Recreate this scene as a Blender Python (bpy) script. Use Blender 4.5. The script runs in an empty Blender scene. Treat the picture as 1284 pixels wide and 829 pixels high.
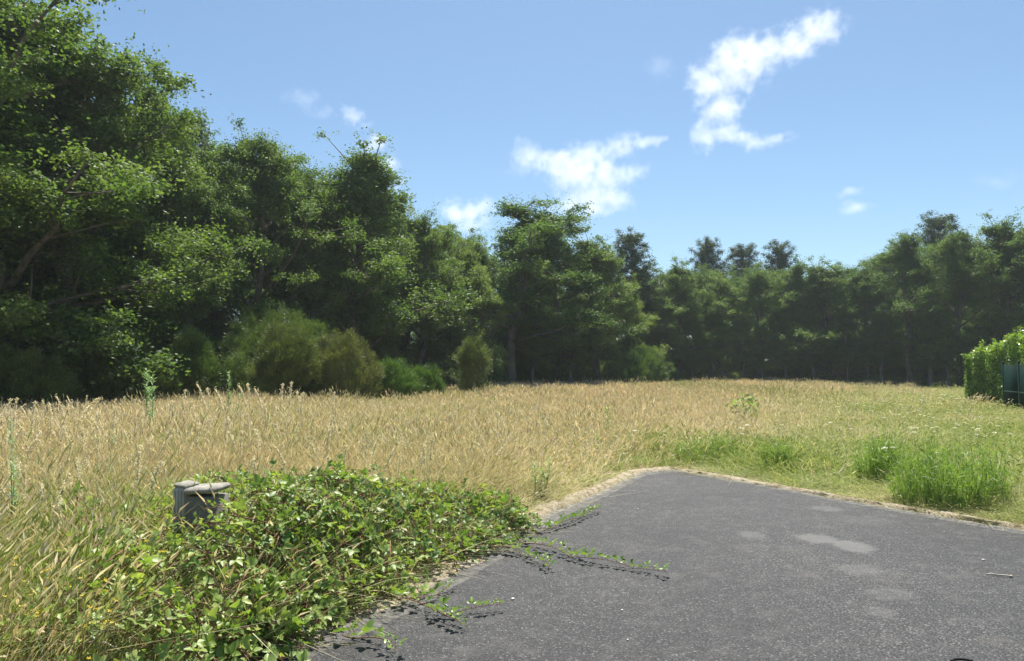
import bpy, math, random
import numpy as np
from mathutils import Vector, Matrix

SC = bpy.context.scene
COL = SC.collection
R = math.radians

# ------------------------------------------------------------------ camera, sky, sun, exposure
F = 880.0
PITCH = math.atan(48.5 / F)
CAMZ = 1.6
cd = bpy.data.cameras.new('camera')
cam = bpy.data.objects.new('camera', cd)
COL.objects.link(cam)
cam.location = (0, 0, CAMZ)
cam.rotation_euler = (math.pi / 2 + PITCH, 0, 0)
cd.sensor_width = 36.0
cd.lens = F / 1284.0 * 36.0
cd.clip_start = 0.05
cd.clip_end = 20000
SC.camera = cam

SUN_EL, SUN_AZ = R(65), R(9)
world = bpy.data.worlds.new('World')
SC.world = world
world.use_nodes = True
wn = world.node_tree
wn.nodes.clear()
sky = wn.nodes.new('ShaderNodeTexSky')
sky.sky_type = 'NISHITA'
sky.sun_disc = False
sky.sun_elevation = SUN_EL
sky.sun_rotation = SUN_AZ
sky.air_density = 1.0
sky.dust_density = 0.6
sky.ozone_density = 4.5
sky.altitude = 100
bg = wn.nodes.new('ShaderNodeBackground')
bg.inputs['Strength'].default_value = 0.09
wo = wn.nodes.new('ShaderNodeOutputWorld')
tn = wn.nodes.new('ShaderNodeMix')
tn.data_type = 'RGBA'
tn.blend_type = 'MULTIPLY'
tn.inputs[0].default_value = 1.0
wn.links.new(sky.outputs[0], tn.inputs[6])
tn.inputs[7].default_value = (.80, .85, .80, 1)
wn.links.new(tn.outputs[2], bg.inputs[0])
wn.links.new(bg.outputs[0], wo.inputs[0])

sl = bpy.data.lights.new('sun', 'SUN')
sl.energy = 5.0
sl.angle = R(0.5)
sl.color = (1.0, 0.95, 0.87)
sun = bpy.data.objects.new('sun', sl)
COL.objects.link(sun)
SDIR = Vector((math.sin(SUN_AZ) * math.cos(SUN_EL), math.cos(SUN_AZ) * math.cos(SUN_EL), math.sin(SUN_EL)))
sun.rotation_euler = SDIR.to_track_quat('Z', 'Y').to_euler()
sun.location = (0, 0, 50)

SC.view_settings.view_transform = 'Standard'
SC.view_settings.look = 'None'
SC.view_settings.exposure = 1.0
SC.view_settings.gamma = 1.0
cy = SC.cycles
cy.max_bounces = 7
cy.diffuse_bounces = 3
cy.glossy_bounces = 2
cy.transmission_bounces = 5
cy.volume_bounces = 2
cy.transparent_max_bounces = 8
cy.caustics_reflective = False
cy.caustics_refractive = False
cy.use_denoising = True
cy.denoiser = 'OPENIMAGEDENOISE'
cy.denoising_input_passes = 'RGB_ALBEDO_NORMAL'
cy.denoising_prefilter = 'ACCURATE'
cy.sample_clamp_indirect = 4.0
cy.use_adaptive_sampling = False
SC.render.film_transparent = False

# ------------------------------------------------------------------ helpers
_sp, _cp = math.sin(PITCH), math.cos(PITCH)
def at(px, py, z=0.0, d=None):
    """point of the ray through pixel (px, py) of the photograph: on the height z, or at the distance d along +Y"""
    x, yu = (px - 642.0) / F, (414.5 - py) / F
    v = Vector((x, _cp - yu * _sp, _sp + yu * _cp))
    t = (z - CAMZ) / v.z if d is None else d / v.y
    return Vector((0, 0, CAMZ)) + v * t

def tag(o, label=None, cat=None, group=None, kind=None):
    if label: o['label'] = label
    if cat: o['category'] = cat
    if group: o['group'] = group
    if kind: o['kind'] = kind
    return o

def empty(name, loc=(0, 0, 0), rz=0.0):
    o = bpy.data.objects.new(name, None)
    o.empty_display_size = 0.3
    o.location = loc
    o.rotation_euler = (0, 0, rz)
    COL.objects.link(o)
    return o

class MB:
    def __init__(s):
        s.v, s.f, s.r, s.m, s.n = [], [], [], [], 0
    def add(s, v, f, rnd=None, mat=0):
        """v (n,3); f list of (k,w) int arrays or one array; rnd per face"""
        v = np.asarray(v, float).reshape(-1, 3)
        if not isinstance(f, (list, tuple)): f = [f]
        for k, a in enumerate(f):
            a = np.asarray(a, int)
            if len(a) == 0: continue
            s.f.append(a + s.n)
            rr = rnd[k] if isinstance(rnd, (list, tuple)) else rnd
            s.r.append(np.full(len(a), 0.5) if rr is None else np.broadcast_to(np.asarray(rr, float), (len(a),)))
            s.m.append(np.full(len(a), mat))
        s.v.append(v)
        s.n += len(v)
    def mesh(s, name, mats, smooth=False):
        me = bpy.data.meshes.new(name)
        V = np.concatenate(s.v)
        me.vertices.add(len(V))
        me.vertices.foreach_set('co', V.astype(np.float32).ravel())
        L = np.concatenate([a.ravel() for a in s.f])
        T = np.concatenate([np.full(len(a), a.shape[1]) for a in s.f])
        me.loops.add(len(L))
        me.loops.foreach_set('vertex_index', L.astype(np.int32))
        me.polygons.add(len(T))
        me.polygons.foreach_set('loop_start', (np.cumsum(T) - T).astype(np.int32))
        me.polygons.foreach_set('material_index', np.concatenate(s.m).astype(np.int32))
        if smooth: me.polygons.foreach_set('use_smooth', np.ones(len(T), bool))
        at_ = me.attributes.new('rnd', 'FLOAT', 'FACE')
        at_.data.foreach_set('value', np.concatenate(s.r).astype(np.float32))
        for m in (mats if isinstance(mats, (list, tuple)) else [mats]): me.materials.append(m)
        me.update(calc_edges=True)
        return me
    def build(s, name, mats, parent=None, smooth=False, link=True):
        o = bpy.data.objects.new(name, s.mesh(name, mats, smooth))
        if link: COL.objects.link(o)
        if parent: o.parent = parent
        return o

def norm(a):
    return a / np.maximum(np.linalg.norm(a, axis=-1, keepdims=True), 1e-9)

def tube(mb, path, rad, sides=6, rnd=0.5, mat=0):
    P = np.asarray(path, float)
    rad = np.broadcast_to(np.asarray(rad, float), (len(P),))
    T = norm(np.gradient(P, axis=0))
    ref = np.array([0, 0, 1.0]) if abs(T[0, 2]) < 0.9 else np.array([1.0, 0, 0])
    A = norm(np.cross(T, ref)); B = np.cross(T, A)
    an = np.linspace(0, 2 * np.pi, sides, endpoint=False)
    ring = (P[:, None] + rad[:, None, None] * (np.cos(an)[None, :, None] * A[:, None] + np.sin(an)[None, :, None] * B[:, None]))
    n = len(P)
    i, j = np.meshgrid(np.arange(n - 1), np.arange(sides), indexing='ij')
    j2 = (j + 1) % sides
    f = np.stack([i * sides + j, i * sides + j2, (i + 1) * sides + j2, (i + 1) * sides + j], -1).reshape(-1, 4)
    caps = np.array([list(range(sides))[::-1], [(n - 1) * sides + k for k in range(sides)]])
    mb.add(ring.reshape(-1, 3), [f, caps], rnd, mat)

def box(mb, c, s, rz=0.0, bev=0.0, rnd=0.5, mat=0, tilt=(0, 0)):
    """chamfered box: centre c, size s"""
    hx, hy, hz = s[0] / 2, s[1] / 2, s[2] / 2
    b = min(bev, hx * .9, hy * .9)
    bz = min(bev, hz * .9)
    oct_ = lambda k: np.array([(hx - k, -hy + b), (hx - k, hy - b), (hx - b, hy - k), (-hx + b, hy - k), (-hx + k, hy - b), (-hx + k, -hy + b), (-hx + b, -hy + k), (hx - b, -hy + k)]) if b > 0 else np.array([(hx, -hy), (hx, hy), (-hx, hy), (-hx, -hy)])
    rings = []
    if b > 0:
        for z, k in ((-hz, bz), (-hz + bz, 0), (hz - bz, 0), (hz, bz)):
            o = oct_(0) * np.array([(hx - k) / hx, (hy - k) / hy])
            rings.append(np.column_stack([o, np.full(8, z)]))
        n = 8
    else:
        for z in (-hz, hz): rings.append(np.column_stack([oct_(0), np.full(4, z)]))
        n = 4
    V = np.concatenate(rings)
    m = Matrix.Rotation(rz, 3, 'Z') @ Matrix.Rotation(tilt[0], 3, 'X') @ Matrix.Rotation(tilt[1], 3, 'Y')
    V = V @ np.array(m).T + np.array(c)
    f = []
    for i in range(len(rings) - 1):
        for j in range(n):
            f.append((i * n + j, i * n + (j + 1) % n, (i + 1) * n + (j + 1) % n, (i + 1) * n + j))
    k = (len(rings) - 1) * n
    mb.add(V, [np.array(f), np.array([list(range(n))[::-1], [k + j for j in range(n)]])], rnd, mat)

def leaves(mb, P, L, W, rs, up=0.5, out=None, droop=0.2, fold=0.18, rnd=None, mat=0, tri=False):
    """one folded four-point leaf at each point of P"""
    n = len(P)
    N = rs.normal(size=(n, 3)) + np.array([0, 0, up * 2.2])
    if out is not None: N = N + out
    N = norm(N)
    A = rs.normal(size=(n, 3)) + np.array([0, 0, -droop])
    A = norm(A - (A * N).sum(1, keepdims=True) * N)
    B = np.cross(N, A)
    L = np.broadcast_to(np.asarray(L, float) * rs.uniform(.7, 1.25, n), (n,))[:, None]
    W = L * W
    V = np.stack([P - A * L * .5, P + B * W * .5 + N * L * fold * .5 + A * L * .08, P + A * L * .5, P - B * W * .5 + N * L * fold * .5 + A * L * .08], 1)
    f = np.arange(n * 4).reshape(n, 4)
    mb.add(V.reshape(-1, 3), f, rs.uniform(0, 1, n) if rnd is None else rnd, mat)

# ------------------------------------------------------------------ materials
def newmat(name):
    m = bpy.data.materials.new(name)
    m.use_nodes = True
    nt = m.node_tree
    nt.nodes.clear()
    return m, nt, nt.nodes.new('ShaderNodeOutputMaterial')

def N(nt, typ, ins=None, **kw):
    n = nt.nodes.new(typ)
    for k, v in kw.items(): setattr(n, k, v)
    for k, v in (ins or {}).items():
        if isinstance(v, bpy.types.NodeSocket): nt.links.new(v, n.inputs[k])
        else: n.inputs[k].default_value = v
    return n

def c4(c): return (c[0], c[1], c[2], 1.0)

def ramp(nt, fac, stops):
    r = nt.nodes.new('ShaderNodeValToRGB')
    e = r.color_ramp.elements
    while len(e) < len(stops): e.new(0.5)
    for k, (p, c) in enumerate(stops):
        e[k].position = p
        e[k].color = c4(c)
    nt.links.new(fac, r.inputs[0])
    return r.outputs[0]

def mixc(nt, fac, a, b, mode='MIX'):
    m = nt.nodes.new('ShaderNodeMix')
    m.data_type = 'RGBA'
    m.blend_type = mode
    for i, v in ((0, fac), (6, a), (7, b)):
        if isinstance(v, bpy.types.NodeSocket): nt.links.new(v, m.inputs[i])
        else: m.inputs[i].default_value = v if i == 0 else c4(v)
    return m.outputs[2]

def math_(nt, op, a, b=None, c=None, clamp=False):
    m = nt.nodes.new('ShaderNodeMath')
    m.operation = op
    m.use_clamp = clamp
    for i, v in ((0, a), (1, b), (2, c)):
        if v is None: continue
        if isinstance(v, bpy.types.NodeSocket): nt.links.new(v, m.inputs[i])
        else: m.inputs[i].default_value = v
    return m.outputs[0]

def noise(nt, vec, scale, detail=3, rough=.55, out=0):
    n = N(nt, 'ShaderNodeTexNoise', {'Scale': scale, 'Detail': detail, 'Roughness': rough})
    if vec is not None: nt.links.new(vec, n.inputs['Vector'])
    return n.outputs[out]

def attr(nt, name, typ='GEOMETRY'):
    a = nt.nodes.new('ShaderNodeAttribute')
    a.attribute_name = name
    a.attribute_type = typ
    return a.outputs['Fac']

def leaf_shader(nt, out, col, trans=0.4, rough=.5, spec=.4, tcol=(1.0, 1.1, .45)):
    p = N(nt, 'ShaderNodeBsdfPrincipled', {'Base Color': col, 'Roughness': rough, 'Specular IOR Level': spec})
    t = N(nt, 'ShaderNodeBsdfTranslucent', {'Color': mixc(nt, 1.0, col, tcol, 'MULTIPLY')})
    m = N(nt, 'ShaderNodeMixShader', {0: trans, 1: p.outputs[0], 2: t.outputs[0]})
    nt.links.new(m.outputs[0], out.inputs[0])

def leaf_mat(name, stops, tint_to=None, trans=.4, rough=.5, spec=.4, ttype='OBJECT', patch=0.0, tcol=(1.0, 1.1, .45)):
    m, nt, out = newmat(name)
    col = ramp(nt, attr(nt, 'rnd'), stops)
    if tint_to:
        col = mixc(nt, attr(nt, 'tint', ttype), col, ramp(nt, attr(nt, 'rnd'), tint_to) if isinstance(tint_to, list) else tint_to)
    leaf_shader(nt, out, col, trans, rough, spec, tcol)
    return m

M = {}
M['oak'] = leaf_mat('oak_leaf', [(0, (.062, .118, .036)), (.5, (.105, .175, .052)), (1, (.185, .250, .080))],
                    [(0, (.15, .22, .05)), (1, (.27, .33, .09))], trans=.5, rough=.55, spec=.35)
M['under'] = leaf_mat('lit_undergrowth_leaf', [(0, (.09, .16, .045)), (1, (.24, .32, .09))], trans=.55, rough=.55, spec=.35)  # lighter leaf colour stands in for light reaching the undergrowth
M['pine'] = leaf_mat('pine_needles', [(0, (.035, .070, .032)), (1, (.085, .135, .050))], trans=.32, rough=.5)
M['broom'] = leaf_mat('broom_stems', [(0, (.06, .12, .03)), (.6, (.11, .19, .04)), (1, (.17, .24, .06))],
                      [(0, (.12, .11, .045)), (.6, (.18, .17, .07)), (1, (.20, .21, .08))], trans=.3, rough=.55)
M['weed'] = leaf_mat('weed_leaf', [(0, (.16, .26, .06)), (1, (.32, .42, .13))], (.24, .36, .20), trans=.45, rough=.5)
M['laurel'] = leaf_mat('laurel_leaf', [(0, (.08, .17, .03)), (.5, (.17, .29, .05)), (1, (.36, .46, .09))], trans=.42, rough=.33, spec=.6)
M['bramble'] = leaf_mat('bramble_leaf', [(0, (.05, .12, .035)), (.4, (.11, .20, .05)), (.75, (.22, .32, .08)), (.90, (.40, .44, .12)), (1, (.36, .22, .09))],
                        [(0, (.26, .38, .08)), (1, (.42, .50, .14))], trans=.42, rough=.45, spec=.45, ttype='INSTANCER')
M['runner_leaf'] = leaf_mat('young_bramble_leaf', [(0, (.12, .22, .04)), (1, (.24, .34, .07))], trans=.38, rough=.38, spec=.5)
M['grass'] = leaf_mat('grass_blade', [(0, (.17, .27, .05)), (.65, (.31, .40, .10)), (.82, (.44, .45, .17)), (1, (.66, .58, .35))],
                      [(0, (.50, .37, .22)), (.35, (.68, .54, .36)), (.65, (.74, .64, .45)), (.88, (.88, .80, .62)), (.92, (.34, .40, .14)), (1, (.30, .38, .12))],
                      trans=.42, rough=.6, spec=.25, ttype='INSTANCER', tcol=(1.0, .98, .75))
M['flower'] = leaf_mat('flower_petal', [(0, (.62, .60, .50)), (1, (.8, .78, .70))], trans=.3)
M['yellow'] = leaf_mat('yellow_petal', [(0, (.70, .50, .02)), (1, (.8, .62, .05))], trans=.3)

def bark_mat(name, a, b, sc=6):
    m, nt, out = newmat(name)
    tc = N(nt, 'ShaderNodeTexCoord')
    mp = N(nt, 'ShaderNodeMapping', {'Vector': tc.outputs['Object'], 'Scale': (1, 1, .2)})
    n = noise(nt, mp.outputs[0], sc, 5, .65)
    col = ramp(nt, n, [(.3, a), (.7, b)])
    bp = N(nt, 'ShaderNodeBump', {'Strength': .6, 'Distance': .02, 'Height': n})
    p = N(nt, 'ShaderNodeBsdfPrincipled', {'Base Color': col, 'Roughness': .9, 'Normal': bp.outputs[0]})
    nt.links.new(p.outputs[0], out.inputs[0])
    return m
M['bark'] = bark_mat('oak_bark', (.06, .052, .042), (.19, .17, .14))
M['pbark'] = bark_mat('pine_bark', (.06, .035, .022), (.20, .11, .07))
M['cane'] = bark_mat('bramble_cane', (.12, .05, .035), (.22, .13, .06), 30)
M['dead'] = bark_mat('dead_cane', (.30, .23, .15), (.55, .45, .32), 30)
M['stemg'] = bark_mat('weed_stem', (.10, .16, .05), (.16, .22, .08), 30)

def ground_mat():
    m, nt, out = newmat('meadow_soil')
    g = N(nt, 'ShaderNodeNewGeometry').outputs['Position']
    a = noise(nt, g, .35, 4)
    b = noise(nt, g, 9, 5, .7)
    c = noise(nt, g, 70, 3, .7)
    base = ramp(nt, a, [(.38, (.24, .22, .10)), (.6, (.38, .31, .18))])
    base = mixc(nt, ramp(nt, b, [(.4, (0, 0, 0)), (.65, (1, 1, 1))]), base, (.36, .29, .17))
    base = mixc(nt, math_(nt, 'MULTIPLY', c, .6), base, (.12, .09, .05))
    bp = N(nt, 'ShaderNodeBump', {'Strength': .8, 'Distance': .03, 'Height': c})
    p = N(nt, 'ShaderNodeBsdfPrincipled', {'Base Color': base, 'Roughness': .95, 'Normal': bp.outputs[0]})
    nt.links.new(p.outputs[0], out.inputs[0])
    return m
M['ground'] = ground_mat()

def asphalt_mat():
    m, nt, out = newmat('asphalt')
    g = N(nt, 'ShaderNodeNewGeometry').outputs['Position']
    vo = N(nt, 'ShaderNodeTexVoronoi', {'Vector': g, 'Scale': 80.0})
    sep = N(nt, 'ShaderNodeSeparateColor', {0: vo.outputs['Color']})
    chip = ramp(nt, sep.outputs[0], [(0, (.017, .017, .018)), (.45, (.035, .035, .036)), (.8, (.062, .062, .062)), (.95, (.098, .098, .098)), (1, (.17, .165, .16))])
    gap = ramp(nt, vo.outputs['Distance'], [(.3, (1, 1, 1)), (.65, (.30, .30, .30))])
    col = mixc(nt, 1.0, chip, gap, 'MULTIPLY')
    big = noise(nt, g, .55, 4, .6)
    col = mixc(nt, 1.0, col, ramp(nt, big, [(.3, (.72, .72, .74)), (.7, (1.32, 1.31, 1.27))]), 'MULTIPLY')
    mid = noise(nt, g, 5, 4, .6)
    col = mixc(nt, ramp(nt, mid, [(.52, (0, 0, 0)), (.75, (.35, .35, .35))]), col, (.10, .097, .09))
    # dried pale spots
    spots = [(1025, 678, .20, .085, .5), (1071, 688, .18, .10, .55), (1077, 717, .2, .07, .3), (1037, 640, .19, .07, .35),
             (942, 673, .14, .07, .3), (1105, 771, .10, .05, .25), (1118, 748, .18, .06, .2), (1090, 655, .3, .1, .15)]
    sp_n = noise(nt, g, 12, 5, .7)
    tot = None
    for px, py, a, b, s in spots:
        c = at(px, py)
        mp = N(nt, 'ShaderNodeMapping', {'Vector': g, 'Location': (-c.x / a, -c.y / (b * 2.4), 0), 'Scale': (1 / a, 1 / (b * 2.4), 0)})
        ln = N(nt, 'ShaderNodeVectorMath', {0: mp.outputs[0]}, operation='LENGTH')
        v = math_(nt, 'ADD', ln.outputs['Value'], math_(nt, 'MULTIPLY', math_(nt, 'SUBTRACT', sp_n, .5), 1.5))
        k = N(nt, 'ShaderNodeMapRange', {0: v, 1: .70, 2: 1.10, 3: s, 4: 0.0}).outputs[0]
        tot = k if tot is None else math_(nt, 'MAXIMUM', tot, k)
    col = mixc(nt, math_(nt, 'MULTIPLY', tot, math_(nt, 'ADD', .65, mid)), col, (.13, .127, .12))
    wv = N(nt, 'ShaderNodeVectorMath', {0: noise(nt, g, 1.6, 4, .6, out=1), 'Scale': .8}, operation='SCALE')
    cv = N(nt, 'ShaderNodeVectorMath', {0: g, 1: wv.outputs[0]}, operation='ADD')
    ck = N(nt, 'ShaderNodeTexVoronoi', {'Vector': cv.outputs[0], 'Scale': .33}, feature='DISTANCE_TO_EDGE')
    crack = N(nt, 'ShaderNodeMapRange', {0: ck.outputs['Distance'], 1: .0005, 2: .0035, 3: .75, 4: 0.0}).outputs[0]
    brk = ramp(nt, noise(nt, g, .9, 3), [(.50, (0, 0, 0)), (.60, (1, 1, 1))])
    col = mixc(nt, math_(nt, 'MULTIPLY', crack, brk), col, (.014, .014, .014))
    drift = ramp(nt, noise(nt, g, 2.3, 6, .7), [(.55, (0, 0, 0)), (.72, (.4, .4, .4))])
    col = mixc(nt, drift, col, (.10, .092, .078))
    ed = attr(nt, 'rnd')   # dust that gathers along the broken edge
    dn = noise(nt, g, 14, 5, .7)
    col = mixc(nt, math_(nt, 'MULTIPLY', ed, ramp(nt, dn, [(.35, (0, 0, 0)), (.6, (1, 1, 1))])), col, (.33, .31, .27))
    h = math_(nt, 'SUBTRACT', 1.0, vo.outputs['Distance'])
    bp = N(nt, 'ShaderNodeBump', {'Strength': .9, 'Distance': .006, 'Height': h})
    p = N(nt, 'ShaderNodeBsdfPrincipled', {'Base Color': col, 'Roughness': .72, 'Specular IOR Level': .4, 'Normal': bp.outputs[0]})
    nt.links.new(p.outputs[0], out.inputs[0])
    return m
M['asphalt'] = asphalt_mat()

def verge_mat():
    m, nt, out = newmat('verge_sand')
    g = N(nt, 'ShaderNodeNewGeometry').outputs['Position']
    a = noise(nt, g, 7, 5, .7)
    b = noise(nt, g, 60, 4, .7)
    col = ramp(nt, a, [(.35, (.26, .20, .12)), (.5, (.44, .37, .26)), (.68, (.56, .50, .40))])
    col = mixc(nt, 1.0, col, ramp(nt, b, [(.3, (.55, .52, .5)), (.65, (1.1, 1.1, 1.1))]), 'MULTIPLY')
    bp = N(nt, 'ShaderNodeBump', {'Strength': .9, 'Distance': .03, 'Height': b})
    p = N(nt, 'ShaderNodeBsdfPrincipled', {'Base Color': col, 'Roughness': .95, 'Normal': bp.outputs[0]})
    nt.links.new(p.outputs[0], out.inputs[0])
    return m
M['verge'] = verge_mat()

def plain(name, a, b, sc=20, rough=.7, metal=0.0, streak=(1, 1, 1)):
    m, nt, out = newmat(name)
    tc = N(nt, 'ShaderNodeTexCoord')
    mp = N(nt, 'ShaderNodeMapping', {'Vector': tc.outputs['Object'], 'Scale': streak})
    n = noise(nt, mp.outputs[0], sc, 5, .65)
    bp = N(nt, 'ShaderNodeBump', {'Strength': .35, 'Distance': .004, 'Height': n})
    p = N(nt, 'ShaderNodeBsdfPrincipled', {'Base Color': ramp(nt, n, [(.3, a), (.7, b)]), 'Roughness': rough, 'Metallic': metal, 'Normal': bp.outputs[0]})
    nt.links.new(p.outputs[0], out.inputs[0])
    return m
M['boxgrey'] = plain('weathered_box', (.24, .225, .19), (.50, .47, .40), 14, .85, streak=(1, 1, .25))
M['lidgrey'] = plain('lichen_lid', (.13, .125, .10), (.36, .34, .29), 22, .9)
M['dark'] = plain('box_recess_shade', (.12, .11, .09), (.26, .24, .20), 12, .9)  # box body coloured darker: shade of the recess under the lid
M['fence'] = plain('fence_paint', (.006, .050, .040), (.010, .070, .055), 8, .45)
M['fencein'] = plain('fence_strips', (.002, .015, .010), (.003, .021, .015), 8, 1.0)
for n_ in M['fencein'].node_tree.nodes:
    if n_.type == 'BSDF_PRINCIPLED': n_.inputs['Specular IOR Level'].default_value = .05
M['stone'] = plain('pale_stone', (.45, .43, .40), (.72, .70, .66), 30, .8)
M['stick'] = plain('bleached_stick', (.40, .34, .25), (.62, .56, .45), 30, .85)
M['rubber'] = plain('dark_rubber', (.015, .015, .016), (.03, .03, .03), 30, .8)

# ------------------------------------------------------------------ ground, asphalt, verge
def poly_dist(P, poly, closed=True):
    """unsigned distance of 2-D points to a polyline, and inside flag"""
    P = np.asarray(P)[:, :2]
    A = np.array(poly, float); B = np.roll(A, -1, 0)
    if not closed: A, B = A[:-1], B[:-1]
    dmin = np.full(len(P), 1e9)
    for a, b in zip(A, B):
        ab = b - a
        t = np.clip(((P - a) @ ab) / (ab @ ab), 0, 1)
        dmin = np.minimum(dmin, np.linalg.norm(P - a - t[:, None] * ab, axis=1))
    ins = np.zeros(len(P), bool)
    for a, b in zip(A, B):
        c = ((a[1] > P[:, 1]) != (b[1] > P[:, 1]))
        xi = (b[0] - a[0]) * (P[:, 1] - a[1]) / (b[1] - a[1] + 1e-12) + a[0]
        ins ^= c & (P[:, 0] < xi)
    return dmin, ins

def fbm2(P, s, seed=0, oct=3):
    r = np.zeros(len(P)); a = 1.0
    rs = np.random.RandomState(seed)
    for o in range(oct):
        for _ in range(3):
            th = rs.uniform(0, 6.28); k = s * 2 ** o * rs.uniform(.7, 1.3)
            r += a * np.sin(P[:, 0] * k * math.cos(th) + P[:, 1] * k * math.sin(th) + rs.uniform(0, 6.28)) / 3
        a *= .55
    return r

LEFT = [(-5.2, -4), (-3.1, 1.6), (-1.55, 3.85), (-.82, 5.0), (-.25, 6.2), (.43, 7.95), (1.35, 9.7), (2.0, 10.9)]
RIGHT = [(2.55, 11.25), (3.15, 10.2), (4.02, 8.7), (5.12, 6.97), (7.2, 3.7), (11.5, -4)]
ASPH = LEFT + RIGHT

def refine(poly, step):
    out = []
    for a, b in zip(poly, poly[1:]):
        a, b = np.array(a), np.array(b)
        n = max(1, int(np.linalg.norm(b - a) / step))
        for k in range(n): out.append(a + (b - a) * k / n)
    out.append(np.array(poly[-1]))
    return np.array(out)

def ground():
    xs = np.concatenate([-np.geomspace(4000, 40, 14), np.linspace(-38, 60, 120), np.geomspace(64, 4000, 14)])
    ys = np.concatenate([-np.geomspace(3000, 12, 10), np.linspace(-10, 90, 130), np.geomspace(94, 4000, 14)])
    X, Y = np.meshgrid(xs, ys, indexing='ij')
    P = np.stack([X.ravel(), Y.ravel()], 1)
    d, ins = poly_dist(P, ASPH)
    z = .035 * fbm2(P, .5, 3) * np.clip(d / 3, 0, 1) * (~ins) - .02
    V = np.column_stack([P, z])
    nx, ny = len(xs), len(ys)
    i, j = np.meshgrid(np.arange(nx - 1), np.arange(ny - 1), indexing='ij')
    f = np.stack([i * ny + j, (i + 1) * ny + j, (i + 1) * ny + j + 1, i * ny + j + 1], -1).reshape(-1, 4)
    mb = MB(); mb.add(V, f)
    return tag(mb.build('ground', M['ground'], smooth=True), kind='structure', label='dry soil and thatch under the meadow and the wood')
ground()

def asphalt():
    rs = np.random.RandomState(5)
    e = refine(ASPH, .035)
    nrm = np.gradient(e, axis=0); nrm = norm(np.column_stack([nrm[:, 1], -nrm[:, 0]]))
    k = .022 * fbm2(e, 9, 2) + .012 * fbm2(e, 40, 4, 2) + .05 * fbm2(e, 2.2, 8, 1)
    e = e + nrm * k[:, None]
    e = np.vstack([e, [[11.5, -6]], [[-5.2, -6]]])
    n = len(e)
    mb = MB()
    cen = np.array([3.0, 2.0])
    # rings shrinking inwards: narrow dusty border first, then the field of the slab
    def inner(w):
        v = cen - e
        return e + norm(v) * np.minimum(w, np.linalg.norm(v, axis=1) * .5)[:, None] if np.ndim(w) else e + norm(v) * w
    rings = [(e, -.06), (e, .008), (inner(.04), .018), (inner(.13), .020), (inner(.3), .020)]
    V = np.concatenate([np.column_stack([r, np.full(n, z)]) for r, z in rings] + [np.array([[3.0, 2.0, .020]])])
    fs = []; rr = []
    for q in range(4):
        for i in range(n):
            j = (i + 1) % n
            fs.append((q * n + i, q * n + j, (q + 1) * n + j, (q + 1) * n + i)); rr.append([.9, .9, .6, .25][q])
    tri = [(4 * n + i, 4 * n + (i + 1) % n, 5 * n) for i in range(n)]
    mb.add(V, [np.array(fs)[:, ::-1], np.array(tri)[:, ::-1]], [np.array(rr), np.zeros(n)])
    me = mb.mesh('asphalt', M['asphalt'])
    o = bpy.data.objects.new('asphalt_road_end', me); COL.objects.link(o)
    return tag(o, kind='structure', label='grey chipped asphalt road end with ragged dusty edges')
asphalt()

def strip(name, line, w0, w1, z, mat, label, side=1, seed=1):
    """a ragged strip of loose dirt along a line: from w0 inside to w1 outside"""
    e = refine(line, .06)
    t = np.gradient(e, axis=0); nn = norm(np.column_stack([-t[:, 1], t[:, 0]])) * side
    cols = 7
    V = []
    for k in range(cols):
        u = k / (cols - 1)
        wob = .13 * fbm2(e, 3.3, seed, 3) * (u > .5) + .035 * fbm2(e + k, 14, seed + 1, 3) + .03 * fbm2(e, 2.1, seed + 5, 2) * (u < .3)
        off = w0 + (w1 - w0) * u + wob
        p = e + nn * off[:, None]
        h = z * math.sin(math.pi * min(1, .12 + u * .9)) + .008 * fbm2(p, 20, seed, 2) - (.05 if k in (0, cols - 1) else 0)
        V.append(np.column_stack([p, h]))
    V = np.stack(V, 1)
    n = len(e)
    i, j = np.meshgrid(np.arange(n - 1), np.arange(cols - 1), indexing='ij')
    f = np.stack([i * cols + j, (i + 1) * cols + j, (i + 1) * cols + j + 1, i * cols + j + 1], -1).reshape(-1, 4)
    mb = MB(); mb.add(V.reshape(-1, 3), f)
    return tag(mb.build(name, mat, smooth=True), kind='structure', label=label)
strip('dirt_verge', RIGHT, -.04, .20, .045, M['verge'], 'pale dusty verge along the right edge of the asphalt', 1, 3)
strip('dirt_verge', LEFT[1:5], -.22, .30, .030, M['verge'], 'pale sandy dirt on the asphalt edge under the brambles', 1, 11)
strip('dirt_verge', LEFT[4:] + [RIGHT[0]], -.05, .34, .045, M['verge'], 'sandy verge along the left edge of the asphalt', 1, 7)

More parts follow.
